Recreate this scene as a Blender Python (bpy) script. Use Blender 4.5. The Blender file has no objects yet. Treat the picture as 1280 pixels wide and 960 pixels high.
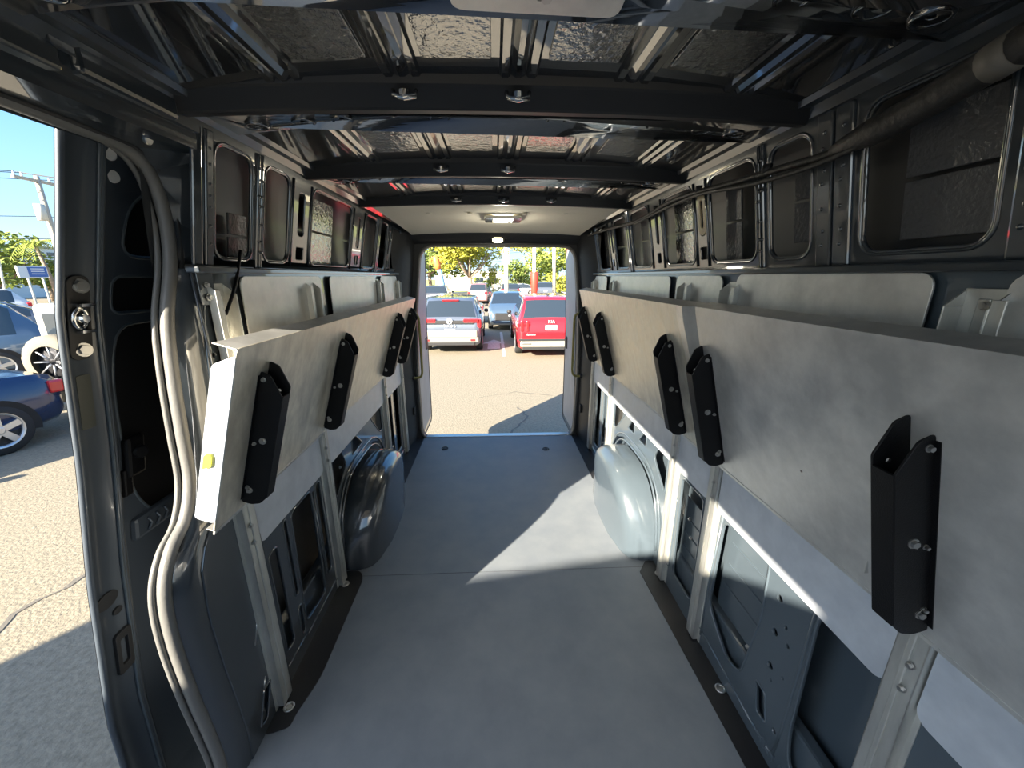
import bpy, bmesh, math, random
from mathutils import Vector, Matrix
from mathutils.noise import noise as pnoise
random.seed(4)
PI = math.pi
SC = bpy.context.scene
COL = SC.collection

# ------------------------------------------------------------------ materials
def mat(name, col, rough=.5, metal=0., coat=0., coat_rough=.03, col2=None, scale=8., bump=0., bscale=60., emit=None, estr=0.,
        detail=6., stretch=(1, 1, 1), rvar=0., spec=.5, trans=0., lo=.35, hi=.65, alpha=1., coat_ior=1.5):
    m = bpy.data.materials.new(name); m.use_nodes = True
    nt = m.node_tree; N = nt.nodes; L = nt.links
    b = N['Principled BSDF']
    b.inputs['Base Color'].default_value = (*col, 1)
    b.inputs['Roughness'].default_value = rough
    b.inputs['Metallic'].default_value = metal
    b.inputs['Coat Weight'].default_value = coat
    b.inputs['Coat Roughness'].default_value = coat_rough
    b.inputs['Coat IOR'].default_value = coat_ior
    b.inputs['Specular IOR Level'].default_value = spec
    b.inputs['Transmission Weight'].default_value = trans
    b.inputs['Alpha'].default_value = alpha
    if emit:
        b.inputs['Emission Color'].default_value = (*emit, 1); b.inputs['Emission Strength'].default_value = estr
    if col2 or bump or rvar:
        tc = N.new('ShaderNodeTexCoord'); mp = N.new('ShaderNodeMapping'); mp.inputs['Scale'].default_value = stretch
        L.new(tc.outputs['Object'], mp.inputs['Vector'])
    if col2 or rvar:
        nz = N.new('ShaderNodeTexNoise'); nz.inputs['Scale'].default_value = scale; nz.inputs['Detail'].default_value = detail
        nz.inputs['Roughness'].default_value = .62
        L.new(mp.outputs[0], nz.inputs['Vector'])
    if col2:
        cr = N.new('ShaderNodeValToRGB'); cr.color_ramp.elements[0].position = lo; cr.color_ramp.elements[1].position = hi
        cr.color_ramp.elements[0].color = (*col, 1); cr.color_ramp.elements[1].color = (*col2, 1)
        L.new(nz.outputs['Fac'], cr.inputs['Fac']); L.new(cr.outputs[0], b.inputs['Base Color'])
    if rvar:
        mr = N.new('ShaderNodeMapRange'); mr.inputs['From Min'].default_value = .3; mr.inputs['From Max'].default_value = .7
        mr.inputs['To Min'].default_value = max(0.02, rough-rvar); mr.inputs['To Max'].default_value = rough+rvar
        L.new(nz.outputs['Fac'], mr.inputs['Value']); L.new(mr.outputs[0], b.inputs['Roughness'])
    if bump:
        n2 = N.new('ShaderNodeTexNoise'); n2.inputs['Scale'].default_value = bscale; n2.inputs['Detail'].default_value = 3
        L.new(mp.outputs[0], n2.inputs['Vector'])
        bp = N.new('ShaderNodeBump'); bp.inputs['Strength'].default_value = bump; bp.inputs['Distance'].default_value = .01
        L.new(n2.outputs['Fac'], bp.inputs['Height']); L.new(bp.outputs[0], b.inputs['Normal'])
        if coat: L.new(bp.outputs[0], b.inputs['Coat Normal'])
    return m
M = dict(
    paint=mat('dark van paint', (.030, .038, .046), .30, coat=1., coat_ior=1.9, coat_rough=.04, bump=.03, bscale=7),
    paint_lit=mat('lit blue grey van paint', (.075, .098, .118), .30, coat=.9, coat_rough=.06, bump=.03, bscale=9),  # paler copy of the van paint, sunlight put into the colour
    roof=mat('roof skin paint', (.020, .021, .023), .30, coat=1., coat_ior=3.6, coat_rough=.035, bump=.03, bscale=5),
    beam=mat('roof beam paint', (.022, .023, .025), .5, coat=.1, coat_rough=.3),
    pad=mat('sound deadening foil', (.030, .030, .031), .3, coat=1., coat_ior=3.6, coat_rough=.10, bump=.28, bscale=55, stretch=(1, 1, 1)),
    padg=mat('grey sound deadening', (.085, .085, .088), .45, coat=.5, coat_rough=.2, bump=.35, bscale=90),
    skin=mat('outer skin inside', (.030, .032, .035), .45, coat=.4, coat_rough=.15),
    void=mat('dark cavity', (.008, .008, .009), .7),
    floor=mat('grey floor board', (.175, .195, .22), .50, col2=(.215, .235, .255), scale=5, bump=.05, bscale=300, rvar=.06, spec=.45),
    rubber=mat('black rubber edging', (.018, .018, .019), .42, bump=.08, bscale=40, rvar=.08),
    seal=mat('door seal rubber', (.16, .157, .148), .42, bump=.1, bscale=90),
    alu=mat('brushed aluminium sheet', (.60, .595, .575), .40, metal=.6, col2=(.80, .79, .76), scale=9, rvar=.07, bump=.035, bscale=60, stretch=(1, 1, 1.)),
    alu_worn_lit=mat('smeared lit aluminium sheet', (.68, .63, .53), .42, metal=.6, col2=(.95, .90, .78), scale=18, rvar=.10, bump=.10, bscale=26, stretch=(1, 1, .45), detail=9),  # worn sheet; warm tone painted in for the sunlit ground it reflects
    alu_light=mat('pale aluminium strip', (.55, .59, .65), .45, metal=.3, col2=(.66, .70, .76), scale=10, rvar=.08),
    upright=mat('galvanised upright', (.55, .55, .52), .42, metal=.75, col2=(.70, .70, .66), scale=20, rvar=.08, stretch=(1, 1, .25)),
    black=mat('black powder coat', (.006, .006, .007), .42, spec=.25, bump=.12, bscale=350, rvar=.05),
    bolt=mat('zinc bolt', (.55, .54, .52), .3, metal=1.),
    head=mat('cream headliner', (.80, .75, .63), .85, col2=(.86, .81, .70), scale=40, stretch=(1, 6, 1)),
    lens=mat('lamp lens', (.9, .86, .72), .3, emit=(1., .86, .55), estr=2.2),
    lens2=mat('white lamp lens', (.9, .88, .8), .3, emit=(1., .93, .7), estr=3.0),
    chrome=mat('polished metal', (.75, .75, .74), .12, metal=1.),
    cable=mat('taped cable loom', (.030, .029, .027), .5, bump=.3, bscale=60),
    yellow=mat('yellowed plastic handle', (.30, .27, .09), .4),
    cream=mat('painted slot reflection', (.62, .50, .30), .4),  # colour stands in for outside light reflected at a pillar slot
    sticker=mat('yellow sticker', (.85, .80, .05), .5),
    sticker_w=mat('white sticker', (.75, .76, .74), .5),
    doorp=mat('sliding door paint', (.060, .074, .092), .42, coat=.6, coat_rough=.12, bump=.03, bscale=7),
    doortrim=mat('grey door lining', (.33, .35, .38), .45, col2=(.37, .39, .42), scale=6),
    asphalt=mat('sunbleached asphalt', (.195, .170, .124), .9, col2=(.335, .292, .215), scale=26, bump=.7, bscale=40, detail=12, spec=.2, lo=.25, hi=.72),
    crack=mat('asphalt crack filler', (.15, .135, .11), .85, bump=.3, bscale=60),
    line=mat('faded paint line', (.62, .56, .52), .8, col2=(.45, .40, .34), scale=20),
    tire=mat('tyre rubber', (.022, .022, .022), .75, bump=.2, bscale=60),
    tire_mud=mat('dusty off road tyre', (.20, .18, .135), .85, bump=.5, bscale=60),
    rim=mat('silver alloy rim', (.62, .63, .65), .3, metal=.8),
    rimd=mat('dark alloy rim', (.05, .05, .055), .3, metal=.6),
    glass=mat('tinted car glass', (.025, .035, .045), .06, coat=1., coat_rough=.02),
    tail=mat('red tail lamp', (.55, .015, .02), .2, coat=1.),
    plate=mat('white plate', (.80, .79, .77), .5),
    trimb=mat('black plastic trim', (.022, .022, .023), .55),
    silver=mat('silver bumper trim', (.33, .31, .26), .38, metal=.3),
    white=mat('white car paint', (.62, .64, .64), .35, coat=1.),
    greyp=mat('grey car paint', (.115, .135, .17), .35, coat=1., metal=.3),
    redp=mat('bright red car paint', (.48, .012, .02), .3, coat=1., metal=.15),
    bluep=mat('steel blue car paint', (.09, .14, .20), .35, coat=1., metal=.3),
    navy=mat('navy car paint', (.012, .028, .085), .22, coat=1., metal=.2),
    maroon=mat('rose maroon car paint', (.33, .17, .17), .35, coat=1.),
    darkp=mat('charcoal car paint', (.05, .055, .065), .35, coat=1.),
    greenp=mat('grey green car paint', (.20, .24, .27), .35, coat=1., metal=.3),
    jeep=mat('stone beige jeep paint', (.42, .41, .34), .4, coat=.7),
    leaf=mat('yellow green leaves', (.28, .31, .045), .75, col2=(.50, .45, .07), scale=2.5, spec=.15),
    leafd=mat('green leaves', (.10, .15, .04), .8, col2=(.26, .31, .07), scale=2.5, spec=.15),
    leafg=mat('bright green leaves', (.19, .26, .045), .75, col2=(.38, .41, .09), scale=2.5, spec=.15),
    bark=mat('pale bark', (.34, .25, .18), .9, col2=(.22, .17, .12), scale=6),
    wood=mat('weathered pole wood', (.50, .45, .36), .85, col2=(.38, .34, .28), scale=5, stretch=(6, 6, .4)),
    conc=mat('pale concrete pole', (.62, .59, .50), .8),
    bwall=mat('cream building wall', (.46, .44, .37), .8),
    bwhite=mat('white building wall', (.72, .73, .72), .8),
    roofb=mat('grey roof edge', (.36, .36, .34), .7),
    signb=mat('blue sign face', (.04, .12, .38), .4),
    signr=mat('red pole sleeve', (.62, .05, .03), .5),
    orange=mat('orange paint', (.72, .22, .05), .5),
    sky_blue=mat('light blue paint', (.22, .42, .62), .5),
    grass=mat('grass verge', (.26, .30, .07), .9, col2=(.42, .42, .14), scale=.8),
    truck=mat('white box body', (.60, .60, .58), .5),
)

# ------------------------------------------------------------------ mesh helpers
def origin(parent):
    return Vector(parent.get('_o', (0, 0, 0))) if parent else Vector((0, 0, 0))
def tag(o, label=None, cat=None, group=None, kind=None):
    if label: o['label'] = label
    if cat: o['category'] = cat
    if group: o['group'] = group
    if kind: o['kind'] = kind
    return o
def empty(name, loc=(0, 0, 0), rz=0.):
    o = bpy.data.objects.new(name, None); COL.objects.link(o); o.empty_display_size = .1
    o.location = loc; o.rotation_euler = (0, 0, rz); o['_o'] = tuple(loc) if rz == 0 else (0., 0., 0.)
    return o
def link(name, me, m, parent=None):
    o = bpy.data.objects.new(name, me); COL.objects.link(o)
    me.materials.clear(); me.materials.append(M[m] if isinstance(m, str) else m)
    if parent:
        o.parent = parent
    return o
class MB:
    def __init__(s): s.v = []; s.f = []; s.sm = []
    def add(s, vs, fs, smooth=False):
        n = len(s.v); s.v += [Vector(v) for v in vs]
        for f in fs: s.f.append([n+i for i in f]); s.sm.append(smooth)
        return s
    def box(s, x0, x1, y0, y1, z0, z1, T=None, bev=0.):
        if bev > 0:
            b = min(bev, abs(x1-x0)/2.1, abs(y1-y0)/2.1, abs(z1-z0)/2.1)
            bm = bmesh.new(); bmesh.ops.create_cube(bm, size=1)
            for v in bm.verts:
                v.co = ((x0+x1)/2+v.co.x*(x1-x0), (y0+y1)/2+v.co.y*(y1-y0), (z0+z1)/2+v.co.z*(z1-z0))
            bmesh.ops.recalc_face_normals(bm, faces=bm.faces[:])
            bmesh.ops.bevel(bm, geom=bm.edges[:], offset=b, segments=2, affect='EDGES', profile=.5)
            bm.verts.index_update()
            vs = [T(*v.co) if T else v.co.copy() for v in bm.verts]; fs = [[v.index for v in f.verts] for f in bm.faces]
            bm.free(); return s.add(vs, fs, False)
        vs = [(x, y, z) for x in (x0, x1) for y in (y0, y1) for z in (z0, z1)]
        if T: vs = [T(*v) for v in vs]
        return s.add(vs, [(0, 1, 3, 2), (4, 6, 7, 5), (0, 4, 5, 1), (2, 3, 7, 6), (0, 2, 6, 4), (1, 5, 7, 3)])
    def tube(s, pts, r, n=10, closed=False, cap=True, smooth=True):
        pts = [Vector(p) for p in pts]; k = len(pts); rs = r if isinstance(r, (list, tuple)) else [r]*k
        vs = []; prev = None
        for i, p in enumerate(pts):
            a = pts[(i-1) % k] if (i or closed) else p; b = pts[(i+1) % k] if (i < k-1 or closed) else p
            t = (b-a).normalized()
            u = (prev - t*prev.dot(t)) if prev is not None else t.orthogonal()
            if u.length < 1e-6: u = t.orthogonal()
            u.normalize(); prev = u; w = t.cross(u)
            for j in range(n):
                an = 2*PI*j/n; vs.append(p+(u*math.cos(an)+w*math.sin(an))*rs[i])
        fs = []
        for i in range(k if closed else k-1):
            for j in range(n):
                a = i*n+j; b = i*n+(j+1) % n; c = ((i+1) % k)*n+(j+1) % n; d = ((i+1) % k)*n+j
                fs.append((a, b, c, d))
        s.add(vs, fs, smooth)
        if cap and not closed:
            s.add(vs[:n], [tuple(range(n-1, -1, -1))]); s.add(vs[-n:], [tuple(range(n))])
        return s
    def grid(s, rows, smooth=True, closed=False):
        n = len(rows[0]); vs = [p for r in rows for p in r]; fs = []
        for i in range(len(rows)-1):
            for j in range(n if closed else n-1):
                fs.append((i*n+j, i*n+(j+1) % n, (i+1)*n+(j+1) % n, (i+1)*n+j))
        return s.add(vs, fs, smooth)
    def disc(s, c, nrm, r, th, n=20, r2=None):
        nrm = Vector(nrm).normalized(); c = Vector(c)
        return s.tube([c, c+nrm*th*.7, c+nrm*th], [r, r, r*.8 if r2 is None else r2], n=n, smooth=False)
    def ball(s, c, r, n=10, sc=(1, 1, 1)):
        rows = []
        for i in range(n+1):
            a = PI*i/n; rows.append([Vector(c)+Vector((math.sin(a)*math.cos(2*PI*j/(2*n))*r*sc[0], math.sin(a)*math.sin(2*PI*j/(2*n))*r*sc[1], math.cos(a)*r*sc[2])) for j in range(2*n)])
        return s.grid(rows, True, True)
    def build(s, name, m, parent=None, recalc=True):
        o = origin(parent); me = bpy.data.meshes.new(name)
        me.from_pydata([v-o for v in s.v], [], s.f)
        for p, q in zip(me.polygons, s.sm): p.use_smooth = q
        if recalc:
            bm = bmesh.new(); bm.from_mesh(me); bmesh.ops.remove_doubles(bm, verts=bm.verts, dist=1e-6)
            bmesh.ops.recalc_face_normals(bm, faces=bm.faces); bm.to_mesh(me); bm.free()
        return link(name, me, m, parent)

def rr(x0, y0, x1, y1, r, n=5):
    r = min(r, abs(x1-x0)/2-1e-4, abs(y1-y0)/2-1e-4); P = []
    for cx, cy, a0 in ((x1-r, y1-r, 0), (x0+r, y1-r, 90), (x0+r, y0+r, 180), (x1-r, y0+r, 270)):
        for i in range(n+1):
            a = math.radians(a0+90*i/n); P.append((cx+r*math.cos(a), cy+r*math.sin(a)))
    return P
def rpoly(pts, r, n=4):
    out = []; k = len(pts)
    for i in range(k):
        p = Vector(pts[i]); a = Vector(pts[i-1])-p; b = Vector(pts[(i+1) % k])-p
        d = min(r, a.length*.45, b.length*.45); A = p+a.normalized()*d; B = p+b.normalized()*d
        for j in range(n+1):
            t = j/n; q = A*(1-t)**2+p*2*t*(1-t)+B*t*t; out.append((q.x, q.y))
    return out
def circ(x, y, r, n=12, ry=None):
    return [(x+r*math.cos(2*PI*i/n), y+(ry or r)*math.sin(2*PI*i/n)) for i in range(n)]
def plate(name, outer, holes, th, fn, m, parent=None, bev=.0015, flatshade=True):
    """sheet with cut-outs, drawn in its own (u,v) plane and carried into place by fn(u,v,w)"""
    cu = bpy.data.curves.new(name, 'CURVE'); cu.dimensions = '2D'; cu.fill_mode = 'BOTH'
    cu.extrude = th/2; cu.bevel_depth = bev; cu.bevel_resolution = 1
    for P in [outer]+list(holes):
        sp = cu.splines.new('POLY'); sp.points.add(len(P)-1); sp.use_cyclic_u = True
        for q, p in zip(sp.points, P): q.co = (p[0], p[1], 0, 1)
    tmp = bpy.data.objects.new(name, cu); me = bpy.data.meshes.new_from_object(tmp)
    bpy.data.objects.remove(tmp); bpy.data.curves.remove(cu)
    o = origin(parent)
    for v in me.vertices: v.co = Vector(fn(*v.co))-o
    bm = bmesh.new(); bm.from_mesh(me); bmesh.ops.remove_doubles(bm, verts=bm.verts, dist=1e-6)
    bmesh.ops.recalc_face_normals(bm, faces=bm.faces); bm.to_mesh(me); bm.free()
    if flatshade:
        for p in me.polygons: p.use_smooth = False
    else:
        for p in me.polygons: p.use_smooth = True
        me.set_sharp_from_angle(angle=math.radians(28))
    me.name = name
    return link(name, me, m, parent)
def text_mesh(name, s, size, th, fn, m, parent, align='CENTER', spacing=1.):
    cu = bpy.data.curves.new(name, 'FONT'); cu.body = s; cu.size = size; cu.extrude = th; cu.align_x = align; cu.space_character = spacing
    tmp = bpy.data.objects.new(name, cu); me = bpy.data.meshes.new_from_object(tmp)
    bpy.data.objects.remove(tmp); bpy.data.curves.remove(cu)
    o = origin(parent)
    for v in me.vertices: v.co = Vector(fn(*v.co))-o
    return link(name, me, m, parent)
def bolt(parent, c, n, r=.008, name='bolt', m='bolt', th=.006):
    b = MB(); b.disc(c, n, r*1.35, th*.35, 14, r*1.35); b.disc(Vector(c)+Vector(n).normalized()*th*.35, n, r, th, 6, r*.9)
    return b.build(name, m, parent)

# ------------------------------------------------------------------ van shell
ROOFZ = 2.062
def wx(z):                                     # half width of the inner body side at height z
    if z < 1.62: return .882
    return .882-.20*(z-1.62)
def roofz(x): return ROOFZ-.045*(abs(x)/.8)**2.4
Y0, Y1 = -1.75, 3.76

# floor
fl = plate('floor', [(-.90, Y0), (.90, Y0), (.90, Y1), (-.90, Y1)], [], .02, lambda u, v, w: (u, v, -.012+w), 'floor')
tag(fl, 'grey composite cargo floor board', kind='structure')
b = MB(); b.box(-.90, .90, 1.800, 1.802, -.001, .0004)
b.build('board_joint', mat('board joint', (.085, .095, .11), .6), fl)
for s in (-1, 1):
    # black rubber edging follows the wall and stops at the wheel box
    near = [(s*.895, .80 if s > 0 else 1.03), (s*.895, 1.84), (s*.80, 1.84), (s*.765, 1.78), (s*.765, 1.24), (s*.80, 1.10), (s*.80, .80 if s > 0 else 1.06)]
    if s > 0: near = [(.895, -.40), (.895, 1.84), (.83, 1.84), (.77, 1.76), (.80, .90), (.80, -.40)]
    plate('floor_edging', rpoly(near, .05) if s < 0 else near, [], .003, lambda u, v, w: (u, v, .002+w), 'rubber', fl, bev=.0006)
    far = [(s*.895, 2.74), (s*.895, 3.70), (s*.76, 3.70), (s*.76, 2.80), (s*.80, 2.74)]
    plate('floor_edging', far, [], .003, lambda u, v, w: (u, v, .002+w), 'rubber', fl, bev=.0006)
for x, y in ((-.835, 1.126), (-.846, 1.741), (.866, 1.737), (.858, 1.117)):
    b = MB(); b.tube([(x+.016*math.cos(a), y+.016*math.sin(a), .007) for a in [2*PI*i/16 for i in range(16)]], .0045, n=6, closed=True)
    b.disc((x, y, .003), (0, 0, 1), .011, .006, 12)
    b.build('floor_screw', 'bolt', fl)
for x, y in ((-.52, 3.43), (.45, 3.37)):
    b = MB(); b.tube([(x+.028*math.cos(a), y+.028*math.sin(a), .002) for a in [2*PI*i/16 for i in range(16)]], .005, n=6, closed=True)
    b.disc((x, y, .0), (0, 0, 1), .016, .004, 12)
    b.build('lashing_ring', 'trimb', fl)
b = MB(); b.box(-.80, .80, 3.70, 3.765, -.004, .006, bev=.003); b.build('sill_strip', 'bolt', fl)

# side walls ---------------------------------------------------------------
UP = {-1: [1.155, 1.755, 2.82, 3.37], 1: [.60, 1.36, 1.71, 2.80, 3.36]}
SEAL = [(.88, -.10), (.90, .095), (.892, .25), (.878, .42), (.870, .637), (.885, .785), (.932, .873), (.999, .927), (1.046, 1.027), (1.06, 1.172), (1.076, 1.332), (1.102, 1.484), (1.157, 1.632), (1.175, 1.757), (1.155, 1.86), (1.09, 1.905), (.955, 1.912), (.80, 1.915), (.30, 1.915), (-.45, 1.915), (-1.70, 1.90)]
def seal_y(v):
    P_ = [q for q in SEAL if q[1] <= 1.86]
    if v <= P_[0][1]: return P_[0][0]
    for a, c in zip(P_, P_[1:]):
        if v <= c[1]: return a[0]+(c[0]-a[0])*(v-a[1])/max(1e-6, c[1]-a[1])
    return P_[-1][0]
def flare(s, u, v):
    if s > 0: return 0.
    top = wx(v)
    return (.925-top)*max(0., min(1., 1-(u-seal_y(v))/.085))
def wall_fn(s, off=0.):
    def fn(u, v, w):
        return (s*(wx(v)+off-w), u, v)
    return fn
def side_wall(s):
    w = empty('wall_left' if s < 0 else 'wall_right'); tag(w, kind='structure')
    # lower panel with its pressed openings
    H = []
    if s > 0:
        outer = [(Y0, -.02), (1.845, -.02), (1.90, .42), (2.06, .50), (2.50, .50), (2.70, .42), (2.76, -.02), (Y1, -.02), (Y1, 1.62), (Y0, 1.62)]
        H += [rpoly([(1.29, .66), (1.03, .70), (1.02, .45), (1.06, .16), (1.14, .13), (1.30, .24)], .04)]
        H += [rpoly([(.83, .69), (.64, .70), (.62, .10), (.80, .10), (.825, .20)], .05)]
        H += [rpoly([(.52, .62), (.36, .64), (.36, .10), (.50, .10)], .05), rpoly([(.26, .62), (.0, .64), (.0, .10), (.24, .10)], .05)]
        H += [circ(*P(0), .011) if False else circ(p[0], p[1], p[2]) for P in () for p in ()]
        for y, z, r in ((.965, .60, .014), (.955, .475, .014), (.945, .345, .014), (.92, .53, .009), (.90, .48, .009), (.93, .30, .008), (1.0, .70, .009), (.95, .69, .009), (.875, .15, .011), (.89, .36, .007)):
            H.append(circ(y, z, r, 12))
        H.append(rpoly([(.985, .23), (.94, .23), (.91, .13), (.955, .12)], .012))
        # openings between the uprights beside the wheel box
        H += [rpoly([(1.64, .66), (1.44, .66), (1.43, .12), (1.62, .12)], .03), rr(1.40, .46, 1.42, .64, .009), rr(1.40, .30, 1.42, .43, .009), rr(1.40, .12, 1.42, .26, .009)]
        H += [rpoly([(1.66, .52), (1.69, .52), (1.69, .12), (1.66, .12)], .012)]
        H += [rpoly([(1.98, .60), (1.86, .80), (1.80, .80), (1.80, .46)], .03), rpoly([(2.22, .60), (2.10, .72), (2.10, .60)], .012), rpoly([(2.42, .60), (2.32, .72), (2.30, .60)], .012)]
    else:
        P = [(seal_y(v_)+.078, v_) for v_ in [.0+.06*i for i in range(27)]]
        outer = [(1.845, -.02), (1.90, .42), (2.06, .50), (2.50, .50), (2.70, .42), (2.76, -.02), (Y1, -.02), (Y1, 1.62), (seal_y(1.62)+.078, 1.62)]+P[::-1]+[(.96, -.02)]
        H += [rpoly([(1.60, .66), (1.42, .66), (1.40, .12), (1.60, .10)], .03), rr(1.355, .30, 1.385, .66, .012), rr(1.355, .10, 1.385, .24, .012), rpoly([(1.30, .60), (1.24, .60), (1.24, .14), (1.30, .14)], .02)]
        H += [rr(1.64, .16, 1.69, .66, .02), rpoly([(1.12, .16), (1.08, .16), (1.03, .05), (1.07, .04)], .01), circ(1.16, .24, .012), circ(1.13, .19, .008), circ(1.185, 1.37, .010), circ(1.165, 1.13, .008, 12, .014)]
        H += [rpoly([(2.02, .58), (1.90, .80), (1.84, .80), (1.84, .46)], .03), rpoly([(2.30, .58), (2.14, .72), (2.12, .58)], .012)]
    H += [rpoly([(2.50, .84), (2.46, .70), (2.66, .50), (2.73, .50), (2.73, .84)], .03), rr(2.93, .12, 3.02, .80, .03), rr(3.10, .12, 3.24, .80, .03), rr(3.46, .30, 3.54, .80, .02)]
    lp_ = plate('lower_panel', outer, H, .004, wall_fn(s), 'paint_lit' if s > 0 else 'paint', w, bev=.0025)  # one van paint: painted paler on the sunlit right, darker on the shaded left
    lips = MB()
    for h in H:
        xs_ = [p[0] for p in h]; zs_ = [p[1] for p in h]
        if (max(zs_)-min(zs_)) > .09 and (max(xs_)-min(xs_)) > .025: lips.tube([wall_fn(s)(u, v, .004) for u, v in h], .0045, n=6, closed=True)
        elif max(zs_)-min(zs_) < .04: lips.tube([wall_fn(s)(u, v, .003) for u, v in h], .0022, n=5, closed=True)
    lips.build('opening_lip', 'paint_lit' if s > 0 else 'paint', w)
    # upper band with window shaped openings
    if s > 0:
        W = [(-.35, -.02), (.05, .55)[:0] or (.08, .56), (.70, .955), (1.115, 1.275), (1.345, 1.62), (1.755, 2.05), (2.24, 2.52), (2.62, 2.86), (3.02, 3.32), (3.40, 3.58)]
        slots = [(1.655, 1.705), (2.115, 2.155), (2.915, 2.955)]
        y0 = Y0
    else:
        W = [(1.265, 1.44), (1.515, 1.685), (1.885, 2.37), (2.60, 2.84), (2.94, 3.12), (3.26, 3.52)]
        slots = [(1.755, 1.815), (2.46, 2.52), (3.17, 3.21)]
        y0 = 1.10
    H = [rr(a, 1.655, c, 1.965 if c > .6 else 1.955, .04) for a, c in W]
    for a, c in slots: H += [rr(a, 1.76, c, 1.93, .02), rr(a-.005, 1.665, c+.005, 1.72, .012)]
    if s > 0: outer = [(Y0, 1.62), (Y1, 1.62), (Y1, 2.0), (Y0, 2.0)]
    else: outer = [(1.153, 1.62), (Y1, 1.62), (Y1, 2.0), (Y0, 2.0), (Y0, 1.92), (.30, 1.915), (.80, 1.915), (.955, 1.912), (1.09, 1.905), (1.155, 1.86), (1.175, 1.757), (1.157, 1.632)]
    def ufn(u, v, t):
        if s > 0: return (s*(wx(v)-t), u, v)
        f = flare(s, u, min(v, 1.86)) if v < 1.86 else (.925-wx(v) if u < 1.17 else 0.)
        k = 1 if v < 1.92 else max(0, 1-(v-1.92)/.08)
        return (s*(wx(v)+f*k-t), u, v)
    plate('upper_panel', outer, H, .004, ufn, 'paint', w, bev=.003)
    # returned flange round every opening, bright pressed lip
    for a, c in W:
        if c < 0: continue
        ring = rr(a-.006, 1.649, c+.006, 1.971 if c > .6 else 1.961, .045)
        MB().tube([ufn(u, v, .004) for u, v in ring], .0045, n=6, closed=True).build('opening_lip', 'paint', w)
    # raised pillars between the openings
    E_ = sorted(W); pil = []
    for (a, c), (d, e) in zip(E_, E_[1:]):
        pil.append((c, d))
    for c, d in pil:
        if d-c < .05 or c < .1: continue
        mid = (c+d)/2; hw = (d-c)/2-.018
        if any(sa-.03 < mid < sb+.03 for sa, sb in slots):
            for e in (c+.02, d-.02):
                MB().tube([ufn(e, z, .006) for z in (1.64, 1.75, 1.85, 1.97)], .006, n=6).build('pillar_bead', 'paint', w)
            continue
        bb = MB()
        for z0_, z1_ in ((1.625, 1.99),):
            bb.box(mid-hw*.82, mid-.004, z0_, z1_, -.002, .012, T=lambda u, v, t: ufn(u, v, t+.002), bev=.005)
            bb.box(mid+.004, mid+hw*.82, z0_, z1_, -.002, .012, T=lambda u, v, t: ufn(u, v, t+.002), bev=.005)
        po = bb.build('pillar', 'paint', w)
        if c < 2.:
            rv = MB()
            for q in (-1, 1):
                for z in (1.68, 1.715, 1.77, 1.83, 1.86, 1.91, 1.945):
                    rv.ball(ufn(mid+q*hw*.45+.004*math.sin(z*90), z, .013), .0055, 4)
            rv.build('rivet_row', 'paint', po)
    # belt ledge
    ya = Y0 if s > 0 else 1.15
    MB().box(s*.845, s*.884, ya, 3.70, 1.608, 1.626, bev=.004).build('belt_rail', 'paint', w)
    if s > 0: pass
    # outer skin
    ya = Y0 if s > 0 else 1.13
    sk = MB(); rows = []
    for y in (ya, Y1+.02):
        rows.append([(s*x, y, z) for x, z in ((.965, 1.5), (.935, 1.8), (.90, 2.0), (.80, 2.10), (.70, 2.13))])
    sk.grid(rows); sk.build('outer_skin', 'skin', w)
    sk = MB(); sk.grid([[(s*x, y, z) for x, z in ((.955, -.10), (.985, .3), (.99, .9), (.965, 1.5))] for y in (ya, Y1+.02)]); sk.build('outer_skin', 'paint_lit' if s > 0 else 'skin', w)
    # deadening mats stuck to the skin inside the openings
    for a, c, z0, z1, m in ([(.74, .91, 1.68, 1.93, 'padg'), (1.15, 1.24, 1.70, 1.93, 'padg'), (1.50, 1.60, 1.66, 1.94, 'padg'), (1.86, 2.04, 1.66, 1.95, 'pad'), (2.3, 2.5, 1.66, 1.95, 'padg'), (3.05, 3.3, 1.66, 1.95, 'pad')] if s > 0 else
                         [(1.40, 1.50, 1.66, 1.80, 'padg'), (1.93, 2.24, 1.66, 1.95, 'pad'), (2.62, 2.78, 1.66, 1.95, 'padg'), (3.28, 3.48, 1.66, 1.95, 'pad')]):
        zm = (z0+z1)/2
        pb = MB()
        for p0, p1 in ((z0, zm-.004), (zm+.004, z1)):
            pb.box(a, c, p0, p1, 0, .006, T=lambda u, v, t: (s*(.962-.17*(v-1.5)-.012-t), u, v), bev=.002)
        pb.build('sound_pad', m, w)
    # inner sill box behind lower openings
    sl = MB(); sl.box(s*.905, s*.95, (Y0 if s > 0 else 1.10), 1.83, .02, .22, bev=.01); sl.box(s*.905, s*.95, 2.78, Y1, .02, .20, bev=.01)
    sl.build('sill_box', 'paint_lit' if s > 0 else 'paint', w)
    if s > 0:
        rp = MB(); rp.box(1.02, 1.31, .24, .72, 0, .004, T=lambda u, v, t: (.925-t, u, v), bev=.002)
        for z in (.36, .46, .56): rp.box(1.05, 1.28, z, z+.008, 0, .008, T=lambda u, v, t: (.925-t, u, v), bev=.003)
        rp.box(1.42, 1.66, .20, .55, 0, .004, T=lambda u, v, t: (.925-t, u, v), bev=.002)
        for z in (.28, .36, .44): rp.box(1.45, 1.63, z, z+.006, 0, .008, T=lambda u, v, t: (.925-t, u, v), bev=.003)
        rp.build('inner_brace', 'paint_lit', w)
        # lower edge trim of the wall with pressed tabs
        tb = MB()
        for y in (.90, .86, .82): tb.box(s*.868, s*.884, y-.012, y+.008, .045, .075, bev=.004)
        tb.build('pressed_tabs', 'paint_lit', w)
    # raised stiffening beads on the lower sheet
    bd = MB()
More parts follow.
